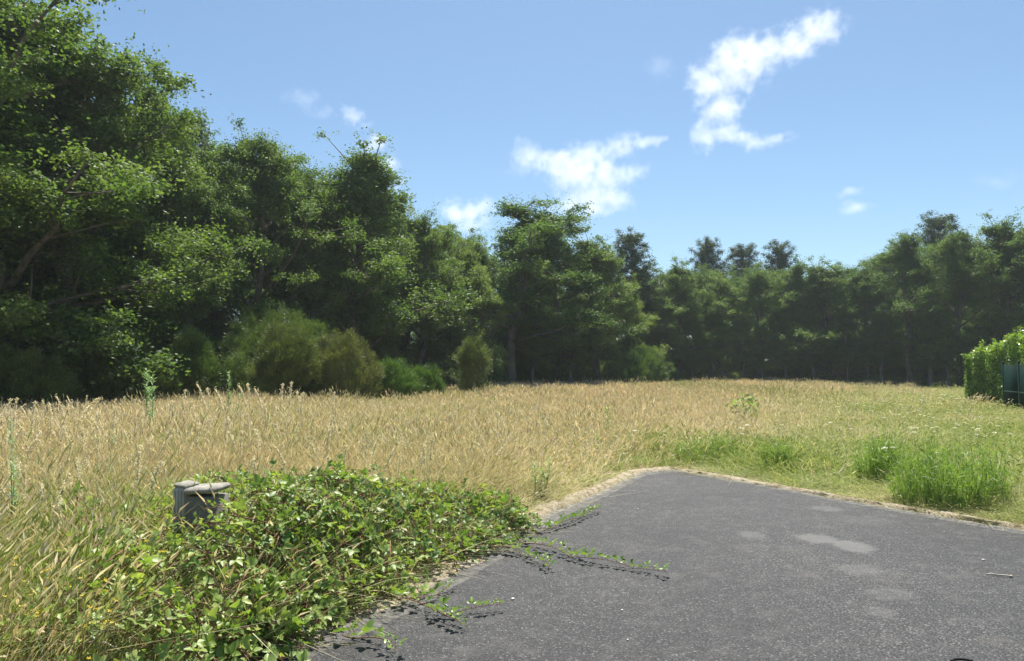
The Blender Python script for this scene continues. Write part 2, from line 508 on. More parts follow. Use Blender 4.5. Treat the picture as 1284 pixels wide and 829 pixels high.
# ------------------------------------------------------------------ scatter for what nobody could count
def scatter(name, pts, rot, scale, idx, protos, label, tint=None, cat=None):
    n = len(pts)
    me = bpy.data.meshes.new(name)
    me.vertices.add(n)
    me.vertices.foreach_set('co', np.asarray(pts, np.float32).ravel())
    def A(nm, typ, val, key):
        a = me.attributes.new(nm, typ, 'POINT'); a.data.foreach_set(key, val)
    A('rot', 'FLOAT_VECTOR', np.asarray(rot, np.float32).ravel(), 'vector')
    A('scl', 'FLOAT_VECTOR', np.asarray(scale, np.float32).ravel(), 'vector')
    A('pick', 'INT', np.asarray(idx, np.int32), 'value')
    A('tint', 'FLOAT', np.asarray(np.zeros(n) if tint is None else tint, np.float32), 'value')
    o = bpy.data.objects.new(name, me); COL.objects.link(o)
    c = bpy.data.collections.new(name + '_sources')
    for k, p in enumerate(protos):
        p.name = '%s_source_%02d' % (name, k)
        c.objects.link(p)
    g = bpy.data.node_groups.new(name, 'GeometryNodeTree')
    g.interface.new_socket('Geometry', in_out='INPUT', socket_type='NodeSocketGeometry')
    g.interface.new_socket('Geometry', in_out='OUTPUT', socket_type='NodeSocketGeometry')
    gi, go = g.nodes.new('NodeGroupInput'), g.nodes.new('NodeGroupOutput')
    ip = g.nodes.new('GeometryNodeInstanceOnPoints')
    ci = g.nodes.new('GeometryNodeCollectionInfo')
    ci.inputs['Collection'].default_value = c
    ci.inputs['Separate Children'].default_value = True
    ci.inputs['Reset Children'].default_value = True
    def na(nm, typ):
        x = g.nodes.new('GeometryNodeInputNamedAttribute'); x.data_type = typ
        x.inputs['Name'].default_value = nm
        return x.outputs['Attribute']
    e2r = g.nodes.new('FunctionNodeEulerToRotation')
    L = g.links.new
    L(na('rot', 'FLOAT_VECTOR'), e2r.inputs[0])
    L(gi.outputs[0], ip.inputs['Points']); L(ci.outputs[0], ip.inputs['Instance'])
    ip.inputs['Pick Instance'].default_value = True
    L(na('pick', 'INT'), ip.inputs['Instance Index'])
    L(e2r.outputs[0], ip.inputs['Rotation']); L(na('scl', 'FLOAT_VECTOR'), ip.inputs['Scale'])
    L(ip.outputs[0], go.inputs[0])
    md = o.modifiers.new('scatter', 'NODES'); md.node_group = g
    return tag(o, label, cat, kind='stuff')

# ------------------------------------------------------------------ trees
def oak_meshes(seed, H=12.0, base=1.2, spread=3.6, nl=20, dens=1.0, leaf=.098, top=1.0, name='oak', clr=.62):
    rs = np.random.RandomState(seed)
    tb, lb = MB(), MB()
    nz = 9
    zz = np.linspace(-.3, H * .86, nz)
    wob = np.cumsum(rs.normal(size=(nz, 2)) * .16, 0); wob -= wob[1]
    wob[0] = wob[1]
    trunk = np.column_stack([wob, zz])
    r0 = .017 * H + .03
    rad = r0 * (1 - .82 * np.linspace(0, 1, nz)); rad[0] *= 1.5
    tube(tb, trunk, rad, 8)
    clumps = []
    def tpt(z): return np.array([np.interp(z, zz, trunk[:, 0]), np.interp(z, zz, trunk[:, 1]), z])
    az = rs.uniform(0, 6.28)
    for k in range(nl):
        u = (k + rs.uniform(-.3, .3)) / nl
        u = min(max(u, 0), 1)
        z0 = base + (H * .86 - base) * u
        az += 2.4 + rs.uniform(-.45, .45)
        prof = (.62 + .5 * math.sin(math.pi * min(1, u * 1.0 + .12)) ** .8) * (1 - .55 * max(0, u - .55) / .45)
        L = spread * prof * rs.uniform(.65, 1.2)
        el = R(8 + 55 * u ** 1.2) + rs.uniform(-.2, .2)
        p = tpt(z0); pts = [p]
        d = np.array([math.cos(az) * math.cos(el), math.sin(az) * math.cos(el), math.sin(el)])
        ns = 5
        for i in range(ns):
            d = norm(d + rs.normal(size=3) * .16 + np.array([0, 0, .05]))
            p = p + d * L / ns; pts.append(p)
        rl = r0 * (.42 - .25 * u)
        tube(tb, pts, rl * np.linspace(1, .25, ns + 1), 5)
        clumps.append((pts[-1], 1.0)); clumps.append((pts[-2], .9))
        for j in range(7):
            t = rs.uniform(.25, .98)
            q = np.array([np.interp(t, np.linspace(0, 1, ns + 1), np.array(pts)[:, c]) for c in range(3)])
            dd = norm(d * .5 + rs.normal(size=3) * np.array([.8, .8, .5]) + np.array([0, 0, .12]))
            ll = L * rs.uniform(.22, .42)
            q1, q2 = q + dd * ll * .5, q + dd * ll + rs.normal(size=3) * .1
            tube(tb, [q, q1, q2], [rl * .3, rl * .2, .01], 4)
            clumps.append((q2, rs.uniform(.7, 1.1)))
            if rs.rand() < .8: clumps.append((q1 + rs.normal(size=3) * .25, rs.uniform(.6, .9)))
    topz = H * .86
    for k in range(int(12 * top)):
        q = tpt(topz) + np.array([rs.normal() * .55, rs.normal() * .55, rs.uniform(-.08, .14) * H])
        tube(tb, [tpt(topz - .5), q], [r0 * .15, .01], 4)
        clumps.append((q, rs.uniform(.45, .8)))
    # fine twigs that break the outline
    for c, s in clumps:
        n = int(300 * dens * s * s * rs.uniform(.5, 1.4)) + 16
        g = rs.normal(size=(n, 3)); g = norm(g) * (rs.uniform(0, 1, (n, 1)) ** .45)
        P = c + g * np.array([clr, clr, clr * .55]) * s
        # break each clump into sprays
        sub = rs.normal(size=(7, 3)) * np.array([.34, .34, .2]) * s
        P = P * .5 + (c + sub[rs.randint(0, 7, n)]) * .5 + rs.normal(size=(n, 3)) * .05
        P += .10 * np.sin(P[:, [1, 2, 0]] * 11 + seed)
        base_r = rs.uniform(0, 1)
        leaves(lb, P, leaf, .62, rs, up=.45, out=g * .8, rnd=np.clip(base_r * .55 + rs.uniform(0, .45, n), 0, 1))
        for _ in range(3):
            d = norm(rs.normal(size=3) + np.array([0, 0, .5]))
            m_ = 9
            t = np.linspace(.6, 1.55, m_)[:, None]
            leaves(lb, c + d * t * clr * s + rs.normal(size=(m_, 3)) * .05, leaf * .9, .6, rs, up=.3)
    return tb.mesh(name + '_trunk', M['bark'], smooth=True), lb.mesh(name + '_crown', M['oak'])

def pine_meshes(seed, H=15.0, base=6.0, spread=2.2, name='pine'):
    rs = np.random.RandomState(seed)
    tb, lb = MB(), MB()
    zz = np.linspace(-.3, H * .97, 8)
    tr = np.column_stack([np.cumsum(rs.normal(size=8) * .06), np.cumsum(rs.normal(size=8) * .06), zz])
    tube(tb, tr, np.linspace(.2, .03, 8), 7)
    z = base; az = 0
    while z < H * .96:
        u = (z - base) / (H - base)
        for k in range(rs.randint(4, 6)):
            az += 1.35 + rs.uniform(-.3, .3)
            L = spread * (1.08 - u) ** .55 * rs.uniform(.7, 1.15) + .25
            el = R(5 + 30 * u)
            d = np.array([math.cos(az) * math.cos(el), math.sin(az) * math.cos(el), math.sin(el)])
            p0 = np.array([np.interp(z, zz, tr[:, 0]), np.interp(z, zz, tr[:, 1]), z])
            pts = [p0 + d * L * t + np.array([0, 0, .18 * L * t * t]) for t in (0, .4, .75, 1)]
            tube(tb, pts, [.05, .035, .02, .01], 4)
            for t in np.linspace(.3, 1.0, max(3, int(L / .28))):
                c = p0 + d * L * t + np.array([0, 0, .18 * L * t * t]) + rs.normal(size=3) * .12
                n = 110
                g = norm(rs.normal(size=(n, 3)) + np.array([0, 0, .5]))
                P = c + g * rs.uniform(.05, .42, (n, 1))
                leaves(lb, P, .20, .20, rs, up=.1, out=g, fold=.05)
        z += rs.uniform(.45, .65)
    n = 150
    leaves(lb, np.array([tr[-1, 0], tr[-1, 1], H * .97]) + rs.normal(size=(n, 3)) * np.array([.14, .14, .32]), .16, .14, rs, up=.1)
    return tb.mesh(name + '_trunk', M['pbark'], smooth=True), lb.mesh(name + '_crown', M['pine'])

OAKS = [oak_meshes(11, 12, .8, 3.6, 24), oak_meshes(23, 12, 1.6, 3.3, 22), oak_meshes(37, 12, .6, 2.7, 22),
        oak_meshes(41, 12, 1.2, 4.2, 26), oak_meshes(59, 12, 3.0, 3.4, 18)]
SLIM = [oak_meshes(71, 12, 3.5, 1.7, 15, .9, name='slim'), oak_meshes(83, 12, 2.4, 1.9, 16, .9, name='slim')]
PINES = [pine_meshes(5), pine_meshes(9, 15, 7, 1.9)]

def place_tree(name, meshes, px, d, topy, label, cat, rz, wide=1.0, tint=0.0, group='trees along the edge of the wood', H0=12.0):
    X = (px - 642) / F * d
    h = CAMZ + (463 - topy) / F * d
    s = h / H0
    e = empty(name, (X, d, 0), rz)
    e.scale = (s * wide * 1.3, s * wide * 1.3, s)
    tag(e, label, cat, group)
    t = bpy.data.objects.new('trunk', meshes[0]); COL.objects.link(t); t.parent = e
    c = bpy.data.objects.new('crown', meshes[1]); COL.objects.link(c); c.parent = e
    c['tint'] = min(1.0, tint * 1.5)
    return e

TREES = [
    # px, d, topy, mesh, rot, wide, tint, label
    (-10, 23, -75, 3, .3, 1.00, .10, 'tallest oak in the picture, its crown cut off by the top left corner'),
    (75, 24.5, 20, 0, 2.1, .95, .15, 'tall oak right beside the tallest one at the left edge, ragged outline against the sky'),
    (162, 28, 62, 1, 4.0, .64, .10, 'oak with a narrow pointed tip standing second highest at the left'),
    (236, 31, 160, 0, .9, .74, .05, 'dark oak filling the dip right of the narrow pointed oak'),
    (318, 34, 160, 3, 1.7, .80, .15, 'broad rounded oak with light green top left of the peaked tree'),
    (375, 36.5, 215, 2, .2, .90, .20, 'lower light green oak squeezed between the broad oak and the peaked one'),
    (437, 38, 172, 2, 5.2, 1.12, .12, 'peaked tree rising like a cone left of the small clouds'),
    (528, 42.5, 258, 0, 3.1, .86, .25, 'oak with a light yellowish crown right of the peaked tree'),
    (590, 44.5, 298, 1, 1.1, .86, .45, 'small sunlit oak leaning right over the field edge, left of the thin-crowned tree'),
    (640, 48, 243, 4, 2.6, 1.30, .02, 'tall thin-crowned oak with sky showing through and a visible trunk, below the white cloud'),
    (700, 51, 268, 1, .5, .85, .00, 'dark oak just right of the thin-crowned oak'),
    (748, 53, 286, 2, 3.9, 1.05, .10, 'oak with a spiky top left of the dark pine'),
    (788, 55, 345, 0, 5.9, .82, .55, 'lower oak with a sunlit yellow-green branch in front of the dark pine'),
    (850, 62, 322, 1, 2.0, .86, .10, 'rounded oak right of the dark pine'),
    (905, 64, 331, 2, 1.4, 1.02, .35, 'yellow-green oak below the first pair of pine tips'),
    (950, 66, 330, 4, .6, .86, .15, 'oak between the pair of pine tips and the lone pine tip'),
    (1000, 66, 322, 0, 4.6, .80, .10, 'oak just right of the lone pine tip'),
    (1046, 64, 318, 2, 2.9, 1.05, .20, 'oak with twigs sticking out of its top in the low stretch at the right'),
    (1088, 61.5, 326, 1, 5.5, .74, .05, 'low oak just left of the high trees at the right'),
    (1140, 59, 284, 4, 3.6, .88, .00, 'thin oak with a visible leaning trunk where the right-hand trees rise'),
    (1200, 57.5, 282, 3, 1.2, .72, .10, 'broad oak left of the tree behind the clipped hedge'),
    (1262, 55, 266, 0, 2.4, .96, .12, 'big oak standing behind the clipped hedge'),
    (1345, 52, 258, 3, .1, .9, .08, 'oak at the right edge, half outside the picture'),
    (-130, 21, -60, 0, 1.0, 1.1, .1, 'oak left of the picture beside the tallest oak'),
]
for px, d, ty, k, rz, wd, tn, lb in TREES:
    place_tree('oak_tree', OAKS[k], px, d, ty, lb, 'tree', rz, wd, tn)
for px, d, ty, k, lb in [
    (230, 40, 142, 0, 'pine tip showing behind the dark oak at the left'),
    (798, 61, 290, 1, 'dark rounded pine, the highest in the middle of the tree line'),
    (889, 76, 299, 0, 'left one of the two close pine tips above the oaks'),
    (926, 78, 308, 1, 'right one of the two close pine tips above the oaks'),
    (981, 76, 303, 0, 'lone pine tip above the oaks, right of the pair'),
    (1186, 70, 267, 1, 'pine tip above the high trees at the right')]:
    place_tree('pine_tree', PINES[k], px, d, ty, lb, 'pine', px * .37, .9 if k == 0 else 1.1, group='pines rising behind the oaks', H0=15.0)
# slim young trees whose dark stems show at the foot of the wood
rs = np.random.RandomState(3)
SL = [(835, 59, 360), (868, 61, 380), (893, 62, 372), (930, 63.5, 384), (955, 64, 400), (985, 64.5, 378), (1018, 63.5, 388), (1062, 61.5, 372),
      (1105, 59.5, 380), (1165, 57, 366), (1187, 56, 392), (715, 50, 365), (668, 48, 372), (560, 43, 352), (480, 39.5, 330)]
for k, (px, d, ty) in enumerate(SL):
    place_tree('young_tree', SLIM[k % 2], px, d, ty, 'slim young tree with a thin dark stem at the foot of the wood', 'tree', k * 1.7, 1.0, rs.uniform(0, .35),
               group='slim young trees at the foot of the wood')

# the deep wood behind: reads as one dark mass
def edge_d(px):
    return np.interp(px, [-700, -200, 0, 300, 430, 620, 800, 950, 1100, 1284, 1700], [14, 18, 23, 34, 38, 48, 58, 67, 61, 55, 45])
def proto(me, name):
    return bpy.data.objects.new(name, me)
def join_tree(tr, cr, name):
    a = bpy.data.meshes.new(name)
    import bmesh
    bm = bmesh.new(); bm.from_mesh(tr); n0 = len(bm.faces); bm.from_mesh(cr)
    bm.faces.ensure_lookup_table()
    for f in bm.faces[n0:]: f.material_index = 1
    bm.to_mesh(a); bm.free()
    a.materials.append(tr.materials[0]); a.materials.append(cr.materials[0])
    return bpy.data.objects.new(name, a)
rs = np.random.RandomState(17)
pts, rot, scl, idx = [], [], [], []
for row, off in enumerate((4.5, 9.5, 17, 26)):
    px = -420.0
    while px < 1700:
        d = edge_d(px) + off + rs.uniform(-1.4, 1.4)
        X = (px - 642) / F * d
        hmax = 1.6 + (463 - np.interp(px, [-400, 0, 60, 170, 240, 330, 430, 520, 640, 740, 850, 1050, 1090, 1140, 1284], [-80, -60, 15, 112, 178, 184, 206, 274, 278, 304, 334, 334, 330, 300, 282])) / F * d
        hmax = min(hmax, 19)
        s = hmax / 12 * rs.uniform(.84, 1.04)
        pts.append((X, d, 0)); rot.append((0, 0, rs.uniform(0, 6.28))); scl.append((s * 1.1, s * 1.1, s)); idx.append(rs.randint(0, 4) if px < 700 or row == 0 else 3)
        px += rs.uniform(3.2, 4.8) * (1, 1.25, 1.7, 1.9)[row] / d * F
WP = [join_tree(OAKS[k][0], OAKS[k][1], 'w') for k in (0, 1, 2, 4)]
scatter('deep_woodland', pts, rot, scl, idx, WP, 'deep dark oak wood filling the space behind the edge trees')

def bush_mesh(seed, H=1.6, W=1.5, n=5200, leaf=.09):
    rs = np.random.RandomState(seed)
    lb = MB()
    for k in range(34):
        a = rs.uniform(0, 6.28); r = W * math.sqrt(rs.uniform(0, 1)) * .75
        z = H * rs.uniform(.1, .85) * (1 - .45 * (r / W) ** 2)
        c = np.array([math.cos(a) * r, math.sin(a) * r, z])
        m_ = n // 34
        g = norm(rs.normal(size=(m_, 3))) * rs.uniform(0, 1, (m_, 1)) ** .5
        leaves(lb, c + g * np.array([.42, .42, .33]), leaf, .6, rs, up=.4, out=g, rnd=np.clip(rs.uniform(0, .5) + rs.uniform(0, .5, m_), 0, 1))
        tube(lb, [(0, 0, -.1), c * np.array([.5, .5, .6]), c], [.02, .012, .006], 4, mat=1)
    return lb
BUSH = [bush_mesh(s).build('bush', [M['under'], M['bark']], link=False) for s in (1, 2, 3)]
pts, rot, scl, idx = [], [], [], []
for row, off in enumerate((-.6, 1.2, 3.4, 6.5, 11, 18, 28)):
    px = -420.0
    while px < 1700:
        d = edge_d(px) + off + rs.uniform(-.5, .5)
        s = rs.uniform(.7, 1.35) * (1.0 + .17 * row)
        if 830 < px < 1200 and row < 2: s *= .62
        pts.append(((px - 642) / F * d, d, 0)); rot.append((0, 0, rs.uniform(0, 6.28))); scl.append((s, s, s)); idx.append(rs.randint(0, 3))
        px += rs.uniform(1.1, 2.2) * (1 + .10 * row) / d * F
scatter('undergrowth', pts, rot, scl, idx, BUSH, 'dark leafy undergrowth along the foot of the wood')

# ------------------------------------------------------------------ broom and other shrubs at the foot of the wood
def broom(px, d, topy, wpx, label, tint=0.0, seed=1, stems=700, cat='shrub', name='broom_shrub', up=.55, group='shrubs at the foot of the wood'):
    rs = np.random.RandomState(seed)
    X = (px - 642) / F * d
    H = CAMZ + (463 - topy) / F * d
    W = wpx / 2 / F * d
    e = empty(name, (X, d, 0)); tag(e, label, cat, group)
    lb, sb = MB(), MB()
    nodes = []
    for k in range(9):
        a = rs.uniform(0, 6.28); r = W * rs.uniform(.0, .55)
        nodes.append(np.array([math.cos(a) * r, math.sin(a) * r, H * rs.uniform(.35, .6)]))
        tube(sb, [(math.cos(a) * .1, math.sin(a) * .1, -.1), nodes[-1] * np.array([.55, .55, .5]), nodes[-1]], [.03, .02, .01], 5)
    sb.build('stem', M['bark'], e, smooth=True)
    nb = int(stems * .55)
    a = rs.uniform(0, 6.28, nb); u = rs.uniform(0, 1, nb) ** .6
    dome = H * (1 - (1 - up) * u ** 2.4) * (1 + .12 * np.sin(a * 3 + u * 4 + seed) + .09 * np.sin(a * 5 + seed * 3 + u * 7))
    rr = W * u * (1 + .14 * np.sin(a * 3 + seed) + .08 * np.sin(a * 7 + seed * 2))
    dep = np.where(rs.rand(nb) < .55, rs.uniform(.84, 1.0, nb), rs.uniform(.12, .9, nb)) * np.where(rs.rand(nb) < .14, rs.uniform(1.03, 1.16, nb), 1)
    C = np.column_stack([np.cos(a) * rr, np.sin(a) * rr, dome * dep])
    tone = np.clip(rs.normal(.5, .25, nb), 0, 1)
    q = 95
    O = norm(np.column_stack([np.cos(a) * (.2 + u), np.sin(a) * (.2 + u), np.full(nb, 1.25)]) + rs.normal(size=(nb, 3)) * .38)
    ax = norm(np.repeat(O, q, 0) + rs.normal(size=(nb * q, 3)) * .42)
    P = np.repeat(C, q, 0) + ax * rs.uniform(-.05, .26, (nb * q, 1)) * (.6 + .12 * H) + rs.normal(size=(nb * q, 3)) * .05
    P[:, 2] = np.maximum(P[:, 2], .02)
    S = norm(np.cross(ax, rs.normal(size=(nb * q, 3))))
    L = rs.uniform(.07, .17, (nb * q, 1)); w = .0085
    V = np.stack([P, P + ax * L * .4 + S * w, P + ax * L, P + ax * L * .4 - S * w], 1)
    lb.add(V.reshape(-1, 3), np.arange(nb * q * 4).reshape(-1, 4), np.clip(np.repeat(tone, q) * .7 + rs.uniform(0, .3, nb * q), 0, 1))
    c = lb.build('foliage', M['broom'], e); c['tint'] = tint
    return e
broom(355, 26.5, 404, 150, 'large round dark green broom bush behind the brown ones', .25, 1, 1100)
broom(362, 24.5, 424, 82, 'yellowish olive broom bush in front of the large dark green one', .5, 2, 800)
broom(428, 25.5, 432, 92, 'brown withered broom bush, the rightmost of the big three', .75, 3, 900)
broom(490, 27, 462, 76, 'low bright green broom bush right of the brown withered one', .0, 4, 650)
broom(534, 28, 467, 40, 'small bright green broom tuft right of the low green bush', .05, 5, 380)
broom(592, 33, 438, 36, 'narrow upright olive bush standing alone in the middle of the field edge', .45, 6, 480, up=.8)
broom(800, 52, 440, 78, 'dark rounded bush under the dark pine', .05, 7, 700)
broom(150, 23, 438, 130, 'dark olive broom bush in the shade at the left', .35, 8, 900)
broom(30, 20, 452, 110, 'broom bush in the shade in the lower left corner of the wood', .4, 9, 800)
broom(240, 24.5, 430, 60, 'upright dark green broom left of the large round one', .15, 10, 600)

def upright_weed(px, d, topy, n, label, tint=1.0, seed=1, leaf=.13, stem_w=.008, name='tall_weed', spread=.06, base_z=0.0, lw=.2):
    rs = np.random.RandomState(seed)
    X = (px - 642) / F * d
    H = CAMZ + (463 - topy) / F * d
    e = empty(name, (X, d, base_z)); tag(e, label, 'weed', 'tall weeds in the meadow')
    sb, lb = MB(), MB()
    for k in range(n):
        a = rs.uniform(0, 6.28); rr = spread * rs.uniform(.3, 1)
        h = H * rs.uniform(.7, 1.0) if k else H
        p0 = np.array([math.cos(a) * rr * .3, math.sin(a) * rr * .3, -.05]); p1 = np.array([math.cos(a) * rr * 2, math.sin(a) * rr * 2, h])
        pm = (p0 + p1) / 2 + rs.normal(size=3) * .02
        tube(sb, [p0, pm, p1], [stem_w, stem_w * .8, stem_w * .3], 5)
        m_ = int(h / .015)
        t = np.sort(rs.uniform(.12, 1, m_))[:, None]
        C = p0 * (1 - t) + p1 * t
        th = np.arange(m_) * 2.4
        O = np.column_stack([np.cos(th), np.sin(th), np.full(m_, .55) + .5 * t[:, 0]])
        O = norm(O)
        L = leaf * (1.15 - .6 * t) * rs.uniform(.7, 1.2, (m_, 1))
        S = norm(np.column_stack([-np.sin(th), np.cos(th), np.zeros(m_)])) * L * lw * .5
        tipd = norm(O + np.array([0, 0, -.5]))
        V = np.stack([C, C + O * L * .5 + S, C + O * L * .5 + tipd * L * .5, C + O * L * .5 - S], 1)
        lb.add(V.reshape(-1, 3), np.arange(m_ * 4).reshape(-1, 4), rs.uniform(0, 1, m_))
    sb.build('stem', M['stemg'], e)
    c = lb.build('foliage', M['weed'], e); c['tint'] = tint
    return e
upright_weed(192, 13, 464, 3, 'pale grey-green leafy weed standing above the grass against the dark wood', 1.0, 1, .17, spread=.12, lw=.25)
upright_weed(292, 15, 466, 3, 'tall pale weed clump in front of the large round broom bush', .8, 2, .16, spread=.16, lw=.22)
upright_weed(42, 4.6, 522, 3, 'tall blue-green weed spike at the left edge of the meadow', 1.0, 3, .085, spread=.07, lw=.2, stem_w=.004)
upright_weed(136, 6.3, 535, 2, 'blue-green weed spike right of the one at the left edge', .9, 4, .085, spread=.06, lw=.2, stem_w=.004)
upright_weed(760, 14, 512, 2, 'green weed spike standing alone in the golden grass', .6, 5, .15, spread=.06, lw=.3)
upright_weed(742, 12.5, 545, 2, 'short green weed left of the lone spike', .4, 6, .14, spread=.1, lw=.3)
upright_weed(672, 8.6, 575, 5, 'green weed at the near corner of the golden grass by the asphalt', .1, 7, .16, spread=.12, lw=.2)
upright_weed(540, 7.3, 610, 5, 'light green grassy weed growing up through the brambles', 0, 8, .16, spread=.12, lw=.1)

def sapling(px, d, topy):
    rs = np.random.RandomState(8)
    X = (px - 642) / F * d; H = CAMZ + (463 - topy) / F * d
    e = empty('sapling', (X, d, 0)); tag(e, 'small leafy sapling with broad yellow-green leaves alone in the meadow', 'sapling')
    sb, lb = MB(), MB()
    tube(sb, [(0, 0, -.05), (.02, 0, H * .5), (0, .02, H)], [.015, .011, .004], 6)
    for k in range(9):
        a = k * 2.4; z = H * (.35 + .6 * k / 9)
        q = np.array([math.cos(a) * .28, math.sin(a) * .28, z + .14])
        tube(sb, [(0, 0, z), q], [.006, .003], 4)
        m_ = 16
        leaves(lb, q + rs.normal(size=(m_, 3)) * .075, .13, .55, rs, up=.6)
    sb.build('stem', M['cane'], e); lb.build('foliage', M['weed'], e)
sapling(931, 19, 502)

# ------------------------------------------------------------------ grass
def tuft(seed, n=30, rad=.1, h=(.45, .8), w=.004, lean=.35, heads=.4, curl=.5, head_len=.1):
    rs = np.random.RandomState(seed)
    mb = MB()
    a = rs.uniform(0, 6.28, n); r = rad * np.sqrt(rs.uniform(0, 1, n))
    B = np.column_stack([np.cos(a) * r, np.sin(a) * r, np.full(n, -.03)])
    H = rs.uniform(h[0], h[1], n)
    la = a + rs.normal(size=n) * .9
    D = np.column_stack([np.cos(la), np.sin(la), np.zeros(n)])
    ln = np.abs(rs.normal(size=n)) * lean
    hd = rs.rand(n) < heads
    cv = np.where(hd, curl * .35, curl) * rs.uniform(.2, 1.3, n)
    T = np.array([0, .35, .7, 1.0])
    C = B[:, None] + D[:, None] * (H * 1)[:, None, None] * (ln[:, None] * T + cv[:, None] * T ** 2.6)[..., None]
    C = C + np.array([0, 0, 1.0]) * (H[:, None] * (T * (1 - .25 * ln[:, None]) - cv[:, None] * .45 * T ** 3))[..., None]
    fa = rs.uniform(0, 6.28, n)
    S = np.column_stack([np.cos(fa), np.sin(fa), np.zeros(n)])
    W = w * rs.uniform(.6, 1.4, n) * np.where(hd, .55, 1.0)
    wt = np.array([1, .95, .6, .12])
    V = np.stack([C - S[:, None] * (W[:, None] * wt)[..., None], C + S[:, None] * (W[:, None] * wt)[..., None]], 2)  # n,4,2,3
    o = np.arange(n)[:, None] * 8
    f = np.concatenate([o + np.array([[k * 2, k * 2 + 1, k * 2 + 3, k * 2 + 2]]) for k in range(3)])
    rn = rs.uniform(0, 1, n)
    mb.add(V.reshape(-1, 3), f, np.tile(rn, 3))
    k = np.where(hd)[0]
    if len(k):
        E = C[k, 3]; dr = norm(C[k, 3] - C[k, 2] + np.array([0, 0, 1e-4]))
        hl = head_len * rs.uniform(.6, 1.3, len(k))
        for q in range(2):
            ang = rs.uniform(0, 3.14, len(k))
            S2 = norm(np.cross(dr, np.column_stack([np.cos(ang), np.sin(ang), np.zeros(len(k))]))) * (w * 1.9)
            V2 = np.stack([E - dr * hl[:, None] * .15, E + dr * hl[:, None] * .3 + S2, E + dr * hl[:, None] + D[k] * .02, E + dr * hl[:, None] * .3 - S2], 1)
            mb.add(V2.reshape(-1, 3), np.arange(len(k) * 4).reshape(-1, 4), np.clip(rs.uniform(.3, .89, len(k)), 0, 1))
    return mb.build('tuft', M['grass'], link=False)

def wedge(n, d0, d1, rs, k0=-.86, k1=.86, pad=1.2):
    d = np.sqrt(rs.uniform(d0 * d0, d1 * d1, n))
    x = d * rs.uniform(k0, k1, n) + rs.uniform(-pad, pad, n)
    return np.column_stack([x, d])
def dry(P):
    """1 in the golden grass, 0 in the green part right of it"""
    d = P[:, 1]
    line = np.where(d > 11, 1.2 + (d - 11) * .47, 1.2)
    n = fbm2(P, .55, 5) * 1.1 + fbm2(P, 2.3, 6, 2) * .5
    t = 1 / (1 + np.exp((P[:, 0] - line + n) / (.35 + .045 * d)))
    return t
MOUND = [(.16, 7.0), (-.1, 7.6), (-1.0, 8.1), (-2.0, 7.4), (-3.1, 6.3), (-3.2, 5.0), (-2.8, 4.0), (-2.5, 3.2), (-2.2, 2.7), (-1.7, 2.75), (-1.42, 3.55), (-.95, 4.85), (-.40, 5.9)]
def mound_h(P):
    d, ins = poly_dist(P, MOUND)
    x, y = P[:, 0], P[:, 1]
    fall = .75 + .45 * np.clip((x + 1.2) / .8, -1, 1) + .12 * fbm2(P, 3.0, 19)
    e = np.clip((d + .05 * fbm2(P, 5, 18)) / fall, 0, 1) * ins
    e = np.sin(e * np.pi / 2) ** 1.1
    b = .25 + .38 * np.exp(-((x + 1.9) ** 2 / 1.0 + (y - 4.9) ** 2 / 2.2))
    b = b * (1 + .20 * fbm2(P, 2.6, 9) + .14 * fbm2(P, 6.5, 10, 2))
    return e * b

def grass_layer(name, P, z0, h, idx, protos, label, tint, rs, wide=None):
    n = len(P)
    keep = np.ones(n, bool)
    rot = np.column_stack([rs.normal(size=n) * .10, rs.normal(size=n) * .10, rs.uniform(0, 6.28, n)])
    w = (.75 + .25 * h) if wide is None else wide
    scl = np.column_stack([w, w, h])
    pts = np.column_stack([P, np.full(n, z0)])
    return scatter(name, pts, rot, scl, idx, protos, label, tint)

rs = np.random.RandomState(101)
def asph_d(P):
    d, ins = poly_dist(P, ASPH)
    return np.where(ins, -d, d)
HEDGE_LINE = [(20.62, 32.0), (19.55, 27.0), (17.8, 22.5), (14.5, 14.0)]
def blocked(P):
    return (P[:, 0] > np.interp(P[:, 1], [14, 22.5, 27, 32], [14.6, 17.9, 19.5, 20.6])) & (P[:, 1] > 13) & (P[:, 1] < 32.3)

near_p = [tuft(200 + k, 26, .09, (.35, .9), .0030, .36 if k % 2 else .22, .45, .6, .11) for k in range(6)]
mid_p = [tuft(220 + k, 34, .17, (.38, .88), .0048, .34 if k % 2 else .2, .5, .5, .11) for k in range(6)]
far_p = [tuft(240 + k, 46, .38, (.5, .82), .010, .2, .5, .4, .14) for k in range(5)]
ng_p = [tuft(260 + k, 34, .12, (.3, .7), .0045, .35, .12, .8, .08) for k in range(5)]
fg_p = [tuft(280 + k, 46, .36, (.35, .7), .011, .3, .3, .6, .08) for k in range(4)]

